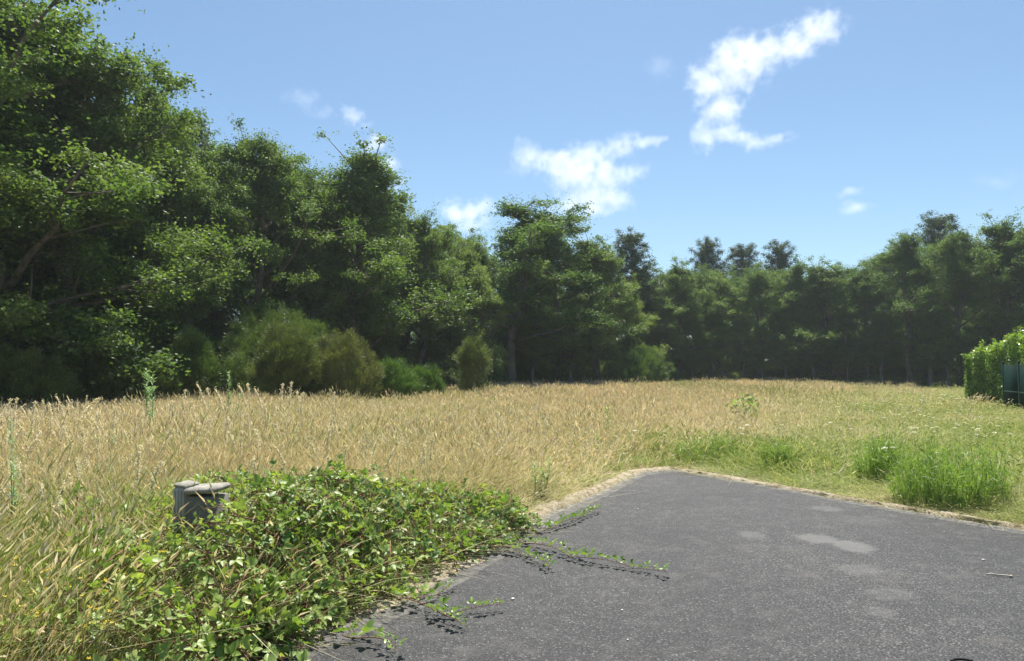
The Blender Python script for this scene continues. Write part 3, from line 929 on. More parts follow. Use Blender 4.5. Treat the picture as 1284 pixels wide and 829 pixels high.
def field(n, d0, d1, golden, green, name_g, name_v, lab_g, lab_v, zfac=1.0):
    P = wedge(n, d0, d1, rs)
    ad = asph_d(P)
    t = dry(P)
    edge = edge_d(P[:, 0] / np.maximum(P[:, 1], .1) * F + 642)
    keep = (ad > .10) & (P[:, 1] < edge + 1.0) & ~blocked(P)
    keep &= rs.rand(len(P)) < np.clip(.25 + (ad - .1) / .7, 0, 1)
    mh = mound_h(P)
    keep &= rs.rand(len(P)) > np.clip(mh * 1.2 - .1, 0, .55) * np.clip(1.35 + P[:, 0] / P[:, 1] * 1.4, .25, 1)
    P, ad, t, mh = P[keep], ad[keep], t[keep], mh[keep]
    isg = rs.rand(len(P)) < t
    # golden
    Q, a, tt, m_ = P[isg], ad[isg], t[isg], mh[isg]
    h = (.80 + .13 * fbm2(Q, .8, 12) + .10 * fbm2(Q, 3.2, 13, 2)) * np.where(rs.rand(len(Q)) < .06, 1.28, 1.0) * (.25 + .75 * np.clip((a - .05) / .9, 0, 1)) * rs.uniform(.8, 1.15, len(Q))
    tint = np.clip(.90 + .16 * fbm2(Q, .4, 14) + .14 * fbm2(Q, 1.7, 15, 2) - .6 * (rs.rand(len(Q)) < .13) , 0, 1)
    left = np.clip((7.5 - Q[:, 1]) / 4.5, 0, 1)
    low = np.clip((5.5 - Q[:, 1]) / 2, 0, 1)
    tint = np.clip(tint - .45 * low * rs.uniform(0, 1, len(Q)) - .75 * left * rs.rand(len(Q)), 0, 1)
    grass_layer(name_g, Q, -.01, h * zfac, rs.randint(0, len(golden), len(Q)), golden, lab_g, tint, rs)
    Q, a, m_ = P[~isg], ad[~isg], mh[~isg]
    fade = np.clip((Q[:, 1] - 14) / 20, 0, 1)
    h = (.62 + .2 * fbm2(Q, .9, 22)) * (.25 + .75 * np.clip((a - .1) / 1.2, 0, 1)) * rs.uniform(.7, 1.2, len(Q)) * (1 - .25 * fade)
    tint = np.clip(.13 + .30 * fbm2(Q, .5, 24) + .16 * fbm2(Q, 2.2, 25, 2) + .22 * rs.rand(len(Q)) - .25 * np.clip(1.6 - a, 0, 1), 0, 1)
    k_ = np.clip(1 - np.abs(a - 1.5) / 2.2, 0, 1) * (Q[:, 0] > 2.4) * np.clip(.35 + .8 * fbm2(Q, 1.3, 66), 0, 1)
    tint = np.clip(tint - .7 * k_, 0, 1); h = h * (1 + .45 * k_)
    grass_layer(name_v, Q, -.01, h, rs.randint(0, len(green), len(Q)), green, lab_v, tint, rs)
field(9000, 1.5, 9.0, near_p, ng_p, 'near_golden_grass', 'near_green_grass', 'tall dry golden grass with seed heads in the foreground', 'green grass in the foreground by the asphalt')
field(17000, 9.0, 24.0, mid_p, [tuft(300 + k, 36, .18, (.3, .65), .0065, .35, .2, .7, .08) for k in range(4)], 'golden_meadow_grass', 'green_meadow_grass',
      'golden dry meadow grass in the middle distance', 'yellow-green meadow grass right of the golden grass')
field(30000, 24.0, 72.0, far_p, fg_p, 'far_golden_grass', 'far_green_grass', 'golden dry grass running to the foot of the wood', 'mown yellow-green grass running to the wood at the right')

# low thatch and straw on the edges of the asphalt and under everything near
th = [tuft(320 + k, 40, .13, (.10, .26), .0030, 1.6, 0, 1.2) for k in range(4)]
near_p2 = [tuft(340 + k, 14, .10, (.55, 1.0), .0034, .22, .4, .4, .09) for k in range(5)]
P = wedge(16000, 1.5, 16, rs)
ad = asph_d(P)
k = (ad > -.02) & ((rs.rand(len(P)) < .12) | (ad < .9)) & (rs.rand(len(P)) < .15 + np.clip(ad / .35, 0, .85))
P = P[k]; ad = ad[k]
grass_layer('thatch', P, 0.0, rs.uniform(.35, 1.0, len(P)) * np.clip(.3 + ad, .3, 1), rs.randint(0, 4, len(P)), th, 'flattened straw and thatch along the edge of the asphalt',
            np.clip(.75 + .3 * fbm2(P, 1.1, 31), .3, 1), rs, wide=np.full(len(P), 1.0))

# single tall stalks with drooping plumes along the left skyline
def stalk(px, topy, d, bend, k, head=.20):
    rs2 = np.random.RandomState(k * 7 + 1)
    X = (px - 642) / F * d
    H = CAMZ + (463 - topy) / F * d
    e = empty('grass_stalk', (X - bend * .6, d, 0))
    return e, H, rs2
STK = [(14, 501, 8.5, .02), (22, 500, 8.2, .05), (45, 504, 7.6, .06), (66, 507, 8.0, -.03), (75, 493, 8.6, -.08), (124, 486, 7.4, .34), (216, 504, 9.2, .04), (233, 490, 10, .02),
       (250, 478, 9.5, -.16), (262, 488, 10.2, -.05), (273, 484, 9.0, -.12), (302, 480, 9.8, -.10), (312, 482, 9.6, -.06), (322, 484, 9.4, -.14), (355, 482, 9.3, .02), (366, 480, 9.7, .01),
       (374, 492, 9.4, -.04), (381, 493, 9.0, .05), (90, 500, 7.9, .08), (8, 512, 6.9, .1), (420, 493, 11, .03), (146, 511, 8.4, .05)]
proto_st = []
for q in range(3):
    rq = np.random.RandomState(400 + q)
    mb = MB()
    b = (.04, .12, .22)[q]
    T = np.linspace(0, 1, 9)[:, None]
    path = np.column_stack([b * T[:, 0] ** 3, .02 * T[:, 0], T[:, 0] - b * .45 * T[:, 0] ** 5])
    tube(mb, path, np.linspace(.0036, .0022, 9), 4, rnd=.85)
    mb2 = MB()
    n = 120
    t = rq.uniform(.76, 1.0, n)
    C = np.column_stack([np.interp(t, T[:, 0], path[:, c]) for c in range(3)]) + rq.normal(size=(n, 3)) * .0060
    leaves(mb2, C, .024, .30, rq, up=.2, rnd=rq.uniform(.7, .93, n), droop=-.5)
    mb3 = MB()
    for s_ in (.34,):
        L_ = .26
        dx = rq.uniform(-1, 1, 2); dx /= np.linalg.norm(dx)
        c0 = np.array([b * s_ ** 3, .02 * s_, s_])
        V = []
        for i, u in enumerate((0, .35, .7, 1)):
            p = c0 + np.array([dx[0] * L_ * u * .8, dx[1] * L_ * u * .8, L_ * (.8 * u - .75 * u * u)])
            w_ = .0035 * (1 - u * .9)
            V += [p - np.array([dx[1], -dx[0], 0]) * w_, p + np.array([dx[1], -dx[0], 0]) * w_]
        mb3.add(np.array(V), np.array([[0, 1, 3, 2], [2, 3, 5, 4], [4, 5, 7, 6]]), .7)
    proto_st.append((mb.mesh('stalk', M['grass']), mb2.mesh('plume', M['grass']), mb3.mesh('blades', M['grass'])))
def join_all(mes, name):
    import bmesh
    bm = bmesh.new()
    for m_ in mes: bm.from_mesh(m_)
    a = bpy.data.meshes.new(name); bm.to_mesh(a); bm.free()
    a.materials.append(M['grass'])
    return bpy.data.objects.new(name, a)
WISP = [join_all(p, 'wisp') for p in proto_st]
rw = np.random.RandomState(77)
P = wedge(1000, 2.8, 15, rw, -.86, .15)
P = P[(asph_d(P) > .5) & (rw.rand(len(P)) < np.clip(.9 - (P[:, 0] / P[:, 1] + .75) * .9, .08, 1)) & ~((np.abs(P[:, 0] + 2.05) < .35) & (P[:, 1] < 4.7))]
n = len(P); hw = rw.uniform(.78, 1.12, n) * np.where(P[:, 1] < 4, .88, 1)
scatter('tall_grass_wisps', np.column_stack([P, np.zeros(n)]), np.column_stack([rw.normal(size=n) * .16, rw.normal(size=n) * .16, rw.uniform(0, 6.28, n)]),
        np.column_stack([hw, hw, hw]), rw.randint(0, 3, n), WISP, 'tall pale feathery grass wisps over the meadow at the left', np.clip(rw.uniform(.75, 1.2, n), 0, 1))
for k, (px, ty, d, bend) in enumerate(STK):
    ty -= 4
    X = (px - 642) / F * d; H = CAMZ + (463 - ty) / F * d
    q = 0 if abs(bend) < .07 else (1 if abs(bend) < .2 else 2)
    b = (.04, .12, .22)[q] * H
    sg = 1 if bend >= 0 else -1
    e = empty('grass_stalk', (X - sg * b, d, 0), 0 if sg > 0 else math.pi)
    e.scale = (H, H, H) if H > 0 else (1, 1, 1)
    lab = 'pale dry grass stalk with a plume, rising above the meadow against the dark wood'
    if k == 5: lab = 'tallest pale grass stalk at the left, its plume bowed over to the right'
    tag(e, lab, 'grass stalk', 'tall pale grass stalks above the meadow')
    for me, nm in zip(proto_st[q], ('stem', 'plume', 'blade')):
        o = bpy.data.objects.new(nm, me); COL.objects.link(o); o.parent = e; o['tint'] = 1.0

# bright green clumps by the right edge
def green_clump(px, py, hpx, wpx, label, seed, n=260):
    n = int(n * 1.25)
    c = at(px, py); d = c.y
    H = hpx / F * d; W = wpx / F * d / 2
    rs2 = np.random.RandomState(seed)
    e = empty('grass_clump', (c.x, c.y + W * .5, 0)); tag(e, label, 'grass clump', 'bright green clumps along the right edge of the asphalt')
    sb, lb = MB(), MB()
    for k in range(n):
        a = rs2.uniform(0, 6.28); r = math.sqrt(rs2.uniform(0, 1))
        bx, by = math.cos(a) * r * W, math.sin(a) * r * W * .8
        h = H * rs2.uniform(.45, 1.1) * (1 - .35 * r ** 3) * (1 + .22 * math.sin(bx * 9 + seed) * math.sin(by * 8))
        ln = rs2.normal(size=2) * .10 + np.array([math.cos(a), math.sin(a)]) * .12 * r
        P0 = np.array([bx, by, -.02]); P1 = P0 + np.array([ln[0] * h, ln[1] * h, h])
        fa = rs2.uniform(0, 3.14); S = np.array([math.cos(fa), math.sin(fa), 0]) * .0036
        m_ = (P0 + P1) / 2 + np.array([0, 0, .02])
        lb.add(np.array([P0 - S, P0 + S, m_ + S, m_ - S, P1 + S * .3, P1 - S * .3]), np.array([[0, 1, 2, 3], [3, 2, 4, 5]]), rs2.uniform(0, 1))
        q = 6
        t = rs2.uniform(.25, 1, (q, 1))
        leaves(lb, P0 * (1 - t) + P1 * t + rs2.normal(size=(q, 3)) * .022, .12, .09, rs2, up=.1, droop=-1.6, rnd=rs2.uniform(0, 1, q))
    lb.build('foliage', M['weed'], e)
    return e
green_clump(1122, 612, 68, 66, 'dense bright green clump at the asphalt edge, left of the widest one', 1, 300)
green_clump(1212, 640, 82, 130, 'widest bright green clump at the asphalt edge near the right border', 2, 520)
green_clump(977, 594, 42, 34, 'small bright green clump standing apart from the others', 3, 150)
green_clump(893, 584, 40, 76, 'low bright green clump beside the far corner of the asphalt', 4, 220)

# white flower heads in the right meadow
pf = MB(); rq = np.random.RandomState(5)
pf2 = []
for q in range(3):
    pf = MB()
    tube(pf, [(0, 0, 0), (.01, 0, .3), (0, .01, .55)], [.0025, .002, .0015], 4, rnd=.3, mat=1)
    n = 40
    a = rq.uniform(0, 6.28, n); r = .035 * np.sqrt(rq.uniform(0, 1, n))
    leaves(pf, np.column_stack([np.cos(a) * r, np.sin(a) * r + .01, .55 - 4 * r * r + rq.normal(size=n) * .003]), .016, .8, rq, up=1.5)
    pf2.append(pf.build('flower', [M['flower'], M['stemg']], link=False))
P = wedge(1600, 9, 30, rs)
k = (dry(P) < .45) & (asph_d(P) > .5) & ~blocked(P) & (fbm2(P, .9, 41) > -.1)
P = P[k]
s_ = rs.uniform(.75, 1.1, len(P))
scatter('white_wildflowers', np.column_stack([P, np.zeros(len(P))]), np.column_stack([rs.normal(size=len(P)) * .1, rs.normal(size=len(P)) * .1, rs.uniform(0, 6, len(P))]),
        np.column_stack([s_, s_, s_]), rs.randint(0, 3, len(P)), pf2, 'scattered small white flower heads in the green meadow')

# ------------------------------------------------------------------ brambles
def leaflet(mb, base, axis, nrm, L, W, rnd, rs):
    """one ovate leaflet with a fold along its midrib and a drooping tip"""
    axis = axis / np.linalg.norm(axis); s = np.cross(nrm, axis); s /= np.linalg.norm(s)
    nr = np.cross(axis, s)
    dr = rs.uniform(.03, .2)
    mid = [base, base + axis * L * .35 + nr * L * .0, base + axis * L * .7 - nr * L * dr * .4, base + axis * L - nr * L * dr]
    up = nr * W * rs.uniform(.10, .28)
    l1, l2 = mid[1] + s * W * .5 + up, mid[2] + s * W * .36 + up * .7
    r1, r2 = mid[1] - s * W * .5 + up, mid[2] - s * W * .36 + up * .7
    V = np.array(mid + [l1, l2, r1, r2])
    mb.add(V, [np.array([[0, 1, 4], [2, 3, 5], [0, 6, 1], [2, 7, 3]]), np.array([[1, 2, 5, 4], [1, 6, 7, 2]])], rnd)

def compound(lb, sb, p, d, nrm, size, rs, rnd, k=None):
    """petiole with three or five leaflets"""
    d = d / np.linalg.norm(d)
    q = p + d * size * .9
    tube(sb, [p, (p + q) / 2 + nrm * size * .08, q], [.0016, .0013, .001], 4)
    s = np.cross(nrm, d); s /= np.linalg.norm(s)
    k = k or (5 if rs.rand() < .35 else 3)
    for a in ([0, 1.15, -1.15] if k == 3 else [0, .8, -.8, 1.75, -1.75]):
        ax = d * math.cos(a) + s * math.sin(a)
        sc_ = size * (1.15 if a == 0 else .9 if abs(a) < 1.5 else .65)
        leaflet(lb, q + ax * size * .08, ax, nrm + rs.normal(size=3) * .18, sc_, sc_ * .66, np.clip(rnd + rs.uniform(-.12, .12), 0, 1), rs)

def sprig(seed, n=6, L=.34, size=.052, link=False):
    rs = np.random.RandomState(seed)
    lb, sb = MB(), MB()
    T = np.linspace(0, 1, 6)
    path = np.column_stack([L * T, .05 * np.sin(T * 3 + seed), .10 * np.sin(T * 2.6)])
    path = path - np.array([L / 2, 0, 0])
    tube(sb, path, np.linspace(.0035, .002, 6), 5)
    for k in range(n):
        t = (k + .5) / n
        p = np.array([np.interp(t, T, path[:, c]) for c in range(3)])
        a = (1 if k % 2 else -1) * rs.uniform(.6, 1.5)
        d = np.array([math.cos(a), math.sin(a), rs.uniform(.1, .9)])
        nr = norm(np.array([0, 0, 1.0]) + rs.normal(size=3) * .35)
        compound(lb, sb, p, d, nr, size * rs.uniform(.7, 1.25), rs, rs.uniform(0, .9) if rs.rand() > .04 else .98)
    m0, m1 = len(lb.f), 0
    for v, f_ in [(None, None)]: pass
    all_ = MB()
    all_.v = lb.v + sb.v; all_.n = lb.n + sb.n
    all_.f = lb.f + [a + lb.n for a in sb.f]; all_.r = lb.r + sb.r; all_.m = lb.m + [a * 0 + 1 for a in sb.m]
    return all_.build('sprig', [M['bramble'], M['cane']], link=False)
SPR = [sprig(500 + k, 6 + k % 3, .34, .040) for k in range(7)]
rs = np.random.RandomState(7)
n = 15000
P = np.column_stack([rs.uniform(-3.9, .7, n), rs.uniform(2.5, 8.3, n)])
h = mound_h(P); d, ins = poly_dist(P, MOUND)
keep = ins & (rs.rand(n) < (.50 + .34 * fbm2(P, 4.5, 61)) * (1 - .66 * np.clip((-P[:, 0] / P[:, 1] - .46) / .16, 0, 1)))
P, h, d = P[keep], h[keep], d[keep]
n = len(P)
u = rs.uniform(0, 1, n)
z = h * np.where(u < .72, rs.uniform(.82, 1.12, n), rs.uniform(.1, .86, n)) + .03 + (rs.rand(n) < .16) * rs.uniform(.02, .16, n)
# the shoots leave the top of the box free and close over its foot
bxp = np.array([-2.05, 4.6])
q = P - bxp
ok = ~((np.abs(q[:, 0]) < .27) & (q[:, 1] < .14) & (q[:, 1] > -.65) & (z > .62 + .08 * np.clip(q[:, 0] / .27, -1, 1) + .05 * rs.normal(size=n)))
ok &= ~((np.abs(q[:, 0] - .03) < .2) & (np.abs(q[:, 1]) < .14))
ok |= (q[:, 0] > .02) & (q[:, 0] < .30) & (q[:, 1] < -.12) & (q[:, 1] > -.3) & (z < .80)
P, h, z, u = P[ok], h[ok], z[ok], u[ok]; n = len(P)
gx = (mound_h(P + [.05, 0]) - mound_h(P - [.05, 0])) / .1; gy = (mound_h(P + [0, .05]) - mound_h(P - [0, .05])) / .1
rot = np.column_stack([np.clip(np.arctan(gy) * .8, -1, 1) + rs.normal(size=n) * .5, np.clip(-np.arctan(gx) * .8, -1, 1) + rs.normal(size=n) * .5, rs.uniform(0, 6.28, n) * 0])
# spin about the local axis first: build the Euler from a matrix
E = []
for k in range(n):
    m = Matrix.Rotation(rot[k, 1], 3, 'Y') @ Matrix.Rotation(rot[k, 0], 3, 'X') @ Matrix.Rotation(rs.uniform(0, 6.28), 3, 'Z')
    E.append(tuple(m.to_euler()))
s_ = rs.uniform(.6, 1.35, n) * np.where(np.linalg.norm(P - bxp, axis=1) < .4, .75, 1)
tint = np.clip(.38 + .38 * fbm2(P, 1.6, 77) + .25 * rs.rand(n), 0, 1) * (z > h * .8)  # upper shoots tinted lighter, a highlight put into their leaf colour
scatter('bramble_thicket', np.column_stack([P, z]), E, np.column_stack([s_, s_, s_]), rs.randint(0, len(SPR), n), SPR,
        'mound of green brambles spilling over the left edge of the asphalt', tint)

# dry and green stalks standing up through the brambles, thick at the left
n = 7000
P = np.column_stack([rs.uniform(-3.6, .1, n), rs.uniform(2.2, 7.6, n)])
w_ = np.clip((-P[:, 0] / P[:, 1] - .20) / .34, 0.16, 1)
P = P[(rs.rand(n) < w_) & (asph_d(P) > .12) & ~((np.abs(P[:, 0] + 2.02) < .28) & (np.abs(P[:, 1] - 4.2) < .5))]
h = mound_h(P); n = len(P)
hh = (np.maximum(h, .25) * rs.uniform(.8, 1.3, n) + .08 + 1.1 * np.clip(-P[:, 0] / P[:, 1] - .3, 0, 1))
grass_layer('stalks_in_brambles', P, 0.0, hh, rs.randint(0, len(near_p2), n), near_p2, 'dry stalks and grass standing up through the brambles at the left', np.clip(rs.uniform(-.3, 1.2, n), 0, 1), rs, wide=np.full(n, 1.1))

# dead canes and bent straws through the brambles
mb = MB()
for k in range(420):
    while True:
        p = np.array([rs.uniform(-3.8, .3), rs.uniform(2.7, 7.8)])
        hh = mound_h(p[None])[0]
        if hh > .08: break
    L = rs.uniform(.25, .8); a = rs.uniform(0, 6.28)
    T = np.linspace(0, 1, 6)
    q = p[None] + np.column_stack([np.cos(a) * T, np.sin(a) * T]) * L + rs.normal(size=(6, 2)) * .008
    zz = np.maximum(mound_h(q), .02) * rs.uniform(.35, 1.05) + .05 * np.sin(T * 3.1) + rs.uniform(-.02, .07)
    if rs.rand() < .35:
        zz = hh * (1 - T) + .02; q = p[None] + (q - p[None]) * .35
    tube(mb, np.column_stack([q, zz]), rs.uniform(.0018, .0042), 4, rnd=rs.rand())
tag(mb.build('dead_canes', M['dead']), 'tangle of pale dead canes through the brambles', kind='stuff')

# yellow flowers low in the left corner
mb = []
for q in range(2):
    m_ = MB(); rq = np.random.RandomState(q)
    for _ in range(3):
        c = rq.normal(size=3) * .03 + np.array([0, 0, .3])
        for a in range(5):
            th = a * 1.256
            m_.add(np.array([c, c + np.array([math.cos(th - .35), math.sin(th - .35), .4]) * .007, c + np.array([math.cos(th), math.sin(th), .5]) * .012, c + np.array([math.cos(th + .35), math.sin(th + .35), .4]) * .007]), np.array([[0, 1, 2, 3]]), rq.rand())
        tube(m_, [(0, 0, 0), c], [.0012, .001], 4, mat=1)
    mb.append(m_.build('flower', [M['yellow'], M['stemg']], link=False))
n = 70
P = np.column_stack([rs.uniform(-3.0, -1.6, n), rs.uniform(2.6, 4.2, n)])
scatter('yellow_wildflowers', np.column_stack([P, rs.uniform(0, .45, n)]), np.column_stack([rs.normal(size=n) * .4, rs.normal(size=n) * .4, rs.uniform(0, 6, n)]), np.ones((n, 3)), rs.randint(0, 2, n), mb,
        'few tiny yellow flowers low in the grass at the lower left')

# runners creeping out over the asphalt
def runner(pix, label, size=.045, step=.07, seed=1, lift=.035):
    rs = np.random.RandomState(seed)
    pts = np.array([[*at(px, py, .03)[:2]] for px, py in pix])
    seg = refine(pts, .03)
    for _ in range(4): seg[1:-1] = (seg[:-2] + seg[1:-1] * 2 + seg[2:]) / 4
    seg += rs.normal(size=seg.shape) * .002
    seg += np.column_stack([np.sin(np.arange(len(seg)) * .31 + seed), np.cos(np.arange(len(seg)) * .23 + seed * 2)]) * .014
    zz = .03 + lift * np.abs(np.sin(np.arange(len(seg)) * .17 + seed))
    path = np.column_stack([seg, zz])
    o0 = Vector(path[0])
    e = empty('bramble_runner', (o0.x, o0.y, .02)); tag(e, label, 'bramble shoot', 'bramble shoots creeping over the asphalt')
    path = path - np.array([o0.x, o0.y, .02])
    sb, lb = MB(), MB()
    tube(sb, path, np.linspace(.0042, .0018, len(path)), 6)
    Ls = np.concatenate([[0], np.cumsum(np.linalg.norm(np.diff(path, axis=0), axis=1))])
    s = 0.0; k = 0
    while s < Ls[-1]:
        p = np.array([np.interp(s, Ls, path[:, c]) for c in range(3)])
        q = np.array([np.interp(min(s + .02, Ls[-1]), Ls, path[:, c]) for c in range(3)])
        d = norm(q - p + np.array([1e-5, 0, 0])); sd = np.array([-d[1], d[0], 0]) * (1 if k % 2 else -1)
        sz = size * (1 - .45 * s / Ls[-1]) * rs.uniform(.6, 1.4)
        compound(lb, sb, p, d * .3 + sd * .8 + np.array([0, 0, .75]), norm(np.array([0, 0, 1.0]) + rs.normal(size=3) * .35 - sd * .2), sz, rs, rs.uniform(0, 1), 3)
        s += step * rs.uniform(.35, 1.1) * (1 - .3 * s / Ls[-1]); k += 1
    sb.build('stem', M['cane'], e); lb.build('foliage', M['runner_leaf'], e)
runner([(648, 668), (690, 664), (715, 655), (735, 647), (750, 640)], 'short bramble shoot pointing up towards the far corner of the asphalt', .055, .06, 1)
runner([(640, 676), (680, 688), (712, 697), (745, 706), (790, 712), (838, 723)], 'longest bramble shoot reaching far right over the asphalt', .055, .068, 2)
runner([(480, 748), (515, 757), (545, 770), (585, 770), (628, 765)], 'lower bramble shoot curling right over the asphalt', .05, .065, 3)
runner([(545, 770), (565, 779), (584, 789)], 'stubby bramble tip branching below the lower shoot', .05, .055, 4)
runner([(500, 757), (530, 752), (552, 745), (570, 736)], 'small bramble shoot curling upward above the lower one', .045, .055, 5)
runner([(430, 800), (465, 805), (490, 812), (500, 822)], 'bramble shoot at the bottom edge beside the dark shade', .055, .06, 6)
runner([(610, 690), (640, 690), (665, 700), (690, 716)], 'dark leafed bramble shoot lying under the two upper shoots', .05, .05, 7)

# ------------------------------------------------------------------ weathered box swallowed by brambles
e = empty('utility_box', (-2.05, 4.6, .01), R(-14)); e.scale = (.80, .85, 1)
tag(e, 'weathered pale grey box on a ribbed post, almost swallowed by brambles', 'utility box')
mb = MB()
box(mb, (-.085, 0, .40), (.115, .16, .86), bev=.008)
for k in range(4): box(mb, (-.13 + k * .03, -.083, .45), (.013, .012, .72), bev=.003)
mb.build('post', M['boxgrey'], e)
mb = MB(); box(mb, (.10, .02, .40), (.24, .20, .76), bev=.006); mb.build('body', M['dark'], e)
mb = MB()
box(mb, (.115, -.01, .823), (.29, .22, .035), bev=.014, tilt=(R(3), R(-4)))
mb.build('lid', M['lidgrey'], e)
mb = MB(); box(mb, (-.087, 0, .842), (.118, .165, .022), bev=.009, tilt=(R(2), R(5))); mb.build('cap', M['lidgrey'], e)

# ------------------------------------------------------------------ hedge and green fence at the right
def hedge():
    rs = np.random.RandomState(12)
    e = empty('laurel_hedge', (19.3, 27.5, 0)); tag(e, 'clipped bright green laurel hedge with glossy leaves behind the green fence', 'hedge')
    A = refine(HEDGE_LINE, .25)
    t = norm(np.gradient(A, axis=0)); nn = np.column_stack([t[:, 1], -t[:, 0]])
    if nn[0, 0] < 0: nn = -nn
    lb, sb = MB(), MB()
    W = 1.7
    def hgt(i, u): # height along the hedge: rounded far end
        s = i * .25
        return 2.12 + .78 * np.clip(s / 4.5, 0, 1) ** .8 + .10 * np.sin(s * 2.1) + .07 * np.sin(s * 5 + u * 4)
    n = 60000
    i = rs.uniform(0, len(A) - 1.01, n); k = i.astype(int); fr = (i - k)[:, None]
    base = A[k] * (1 - fr) + A[k + 1] * fr
    u = rs.uniform(0, 1, n)
    face = rs.rand(n)
    H = hgt(i, u)
    z = np.where(face < .60, rs.uniform(.05, 1, n) * H, H)
    off = np.where(face < .60, 0.0, u * W)
    dep = np.abs(rs.normal(size=n)) * .16
    bump = .10 * fbm2(np.column_stack([i * .25, z]), 3.2, 3)
    off = np.where(face < .60, dep - bump, off)
    z = np.where(face < .60, z, z - dep * .8 + bump + .07 * fbm2(base + off[:, None], 3, 8))
    # shoulders rounded
    sh = np.clip((z / H - .86) / .14, 0, 1) ** 2 * .25
    off = off + np.where(face < .6, sh, 0)
    P = np.column_stack([base + nn[k] * off[:, None], z])
    out = np.where((face < .60)[:, None], np.column_stack([-nn[k] * 1.6, np.zeros(n)]), np.array([0, 0, .8]))
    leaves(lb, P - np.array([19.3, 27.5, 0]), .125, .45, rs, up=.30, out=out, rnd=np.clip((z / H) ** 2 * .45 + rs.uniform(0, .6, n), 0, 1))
    # end face
    m_ = 6000
    u = rs.uniform(0, 1, m_); zz = rs.uniform(.05, 2.3, m_)
    P = np.column_stack([A[0] + nn[0] * (u * W)[:, None] - t[0] * (rs.normal(size=m_) * .12 + .12 * np.sin(zz * 3 + u * 5))[:, None], zz])
    leaves(lb, P - np.array([19.3, 27.5, 0]), .125, .45, rs, up=.3)
    # fresh shoots above the top
    for q in range(140):
        ii = rs.uniform(0, len(A) - 2); kk = int(ii)
        c = np.append(A[kk] + nn[kk] * rs.uniform(.05, 1.2), hgt(ii, .5) + .05)
        m_ = 12; t_ = np.linspace(0, rs.uniform(.1, .32), m_)[:, None]
        leaves(lb, c + np.array([0, 0, 1]) * t_ + rs.normal(size=(m_, 3)) * .03 - np.array([19.3, 27.5, 0]), .12, .45, rs, up=.4, rnd=rs.uniform(.6, 1, m_))
    for kk in range(2, len(A) - 1, 3):
        p = np.append(A[kk] + nn[kk] * .8, -.1) - np.array([19.3, 27.5, 0])
        for q in range(5):
            d_ = np.array([rs.normal() * .35, rs.normal() * .35, 2.2])
            tube(sb, [p, p + d_ * .5 + rs.normal(size=3) * .08, p + d_], [.035, .022, .01], 5)
    # dense twiggy core that stops the sun
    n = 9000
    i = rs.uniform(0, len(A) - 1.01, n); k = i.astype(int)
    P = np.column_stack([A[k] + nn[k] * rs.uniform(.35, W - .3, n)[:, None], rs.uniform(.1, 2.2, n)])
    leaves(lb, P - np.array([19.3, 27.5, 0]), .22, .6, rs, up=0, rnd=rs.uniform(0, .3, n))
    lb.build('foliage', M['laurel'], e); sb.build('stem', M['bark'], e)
hedge()

def fence():
    e = empty('green_fence', (18.75, 26.7, 0)); tag(e, 'dark green metal fence panels with posts in front of the hedge at the right edge', 'fence')
    A = np.array([18.72, 26.8]); B = np.array([17.05, 22.6])
    t = (B - A) / np.linalg.norm(B - A); rz = math.atan2(t[1], t[0])
    o = np.array([18.75, 26.7])
    step = 2.0
    for k in range(6):
        p = A + t * step * k - o
        mb = MB(); box(mb, (p[0], p[1], .90), (.07, .07, 1.92), rz, .006)
        box(mb, (p[0], p[1], 1.875), (.08, .08, .03), rz, .006)
        mb.build('post', M['fence'], e)
        if k == 5: break
        c = A + t * (step * (k + .5)) - o
        mb = MB()
        box(mb, (c[0], c[1], .91), (step - .09, .012, 1.68), rz)
        mb.build('panel', M['fencein'], e)
        mb = MB()
        for z in (.10, .78, 1.74):
            mb = MB(); box(mb, (c[0], c[1], z), (step - .075, .034, .035), rz, .004)
            mb.build('rail', M['fence'], e)
        mb = MB()
        for q in range(19):
            pp = c + t * (q - 9) * .1
            for s_ in (-.012, .012): tube(mb, [(pp[0] - t[1] * s_, pp[1] + t[0] * s_, .06), (pp[0] - t[1] * s_, pp[1] + t[0] * s_, 1.74)], .003, 4)
        mb.build('wire_mesh', M['fence'], e)
fence()

# ------------------------------------------------------------------ small things lying on the asphalt
def pebble(px, py, s, label, seed, mat='stone', name='pebble', flat=.5):
    c = at(px, py, .02)
    rs = np.random.RandomState(seed)
    mb = MB()
    n, m_ = 8, 5
    V = []
    for i in range(m_):
        ph = math.pi * (i + .5) / m_
        for j in range(n):
            th = 2 * math.pi * j / n
            r = s * rs.uniform(.82, 1.12)
            V.append((r * math.sin(ph) * math.cos(th), r * .75 * math.sin(ph) * math.sin(th), s * flat * math.cos(ph)))
    f = [(i * n + j, i * n + (j + 1) % n, (i + 1) * n + (j + 1) % n, (i + 1) * n + j) for i in range(m_ - 1) for j in range(n)]
    mb.add(np.array(V), [np.array(f)[:, ::-1], np.array([list(range(n)), [(m_ - 1) * n + j for j in range(n)][::-1]])])
    o = mb.build(name, M[mat], smooth=False); o.location = (c.x, c.y, .02 + s * flat * .75); o.rotation_euler = (0, 0, seed)
    return tag(o, label, 'pebble')
pebble(643, 752, .016, 'flat white pebble in the middle of the asphalt foreground', 1)
pebble(780, 766, .012, 'small pale pebble right of the flat white one', 2)
pebble(1233, 703, .014, 'tiny white stone beside the bleached stick', 3)
pebble(787, 803, .009, 'smallest pale pebble near the bottom edge', 4)
pebble(800, 639, .012, 'pale pebble near the far corner of the asphalt', 5)
pebble(790, 592, .035, 'sandy stone on the far left edge of the asphalt', 6, flat=.4)
c = at(1252, 723, .02)
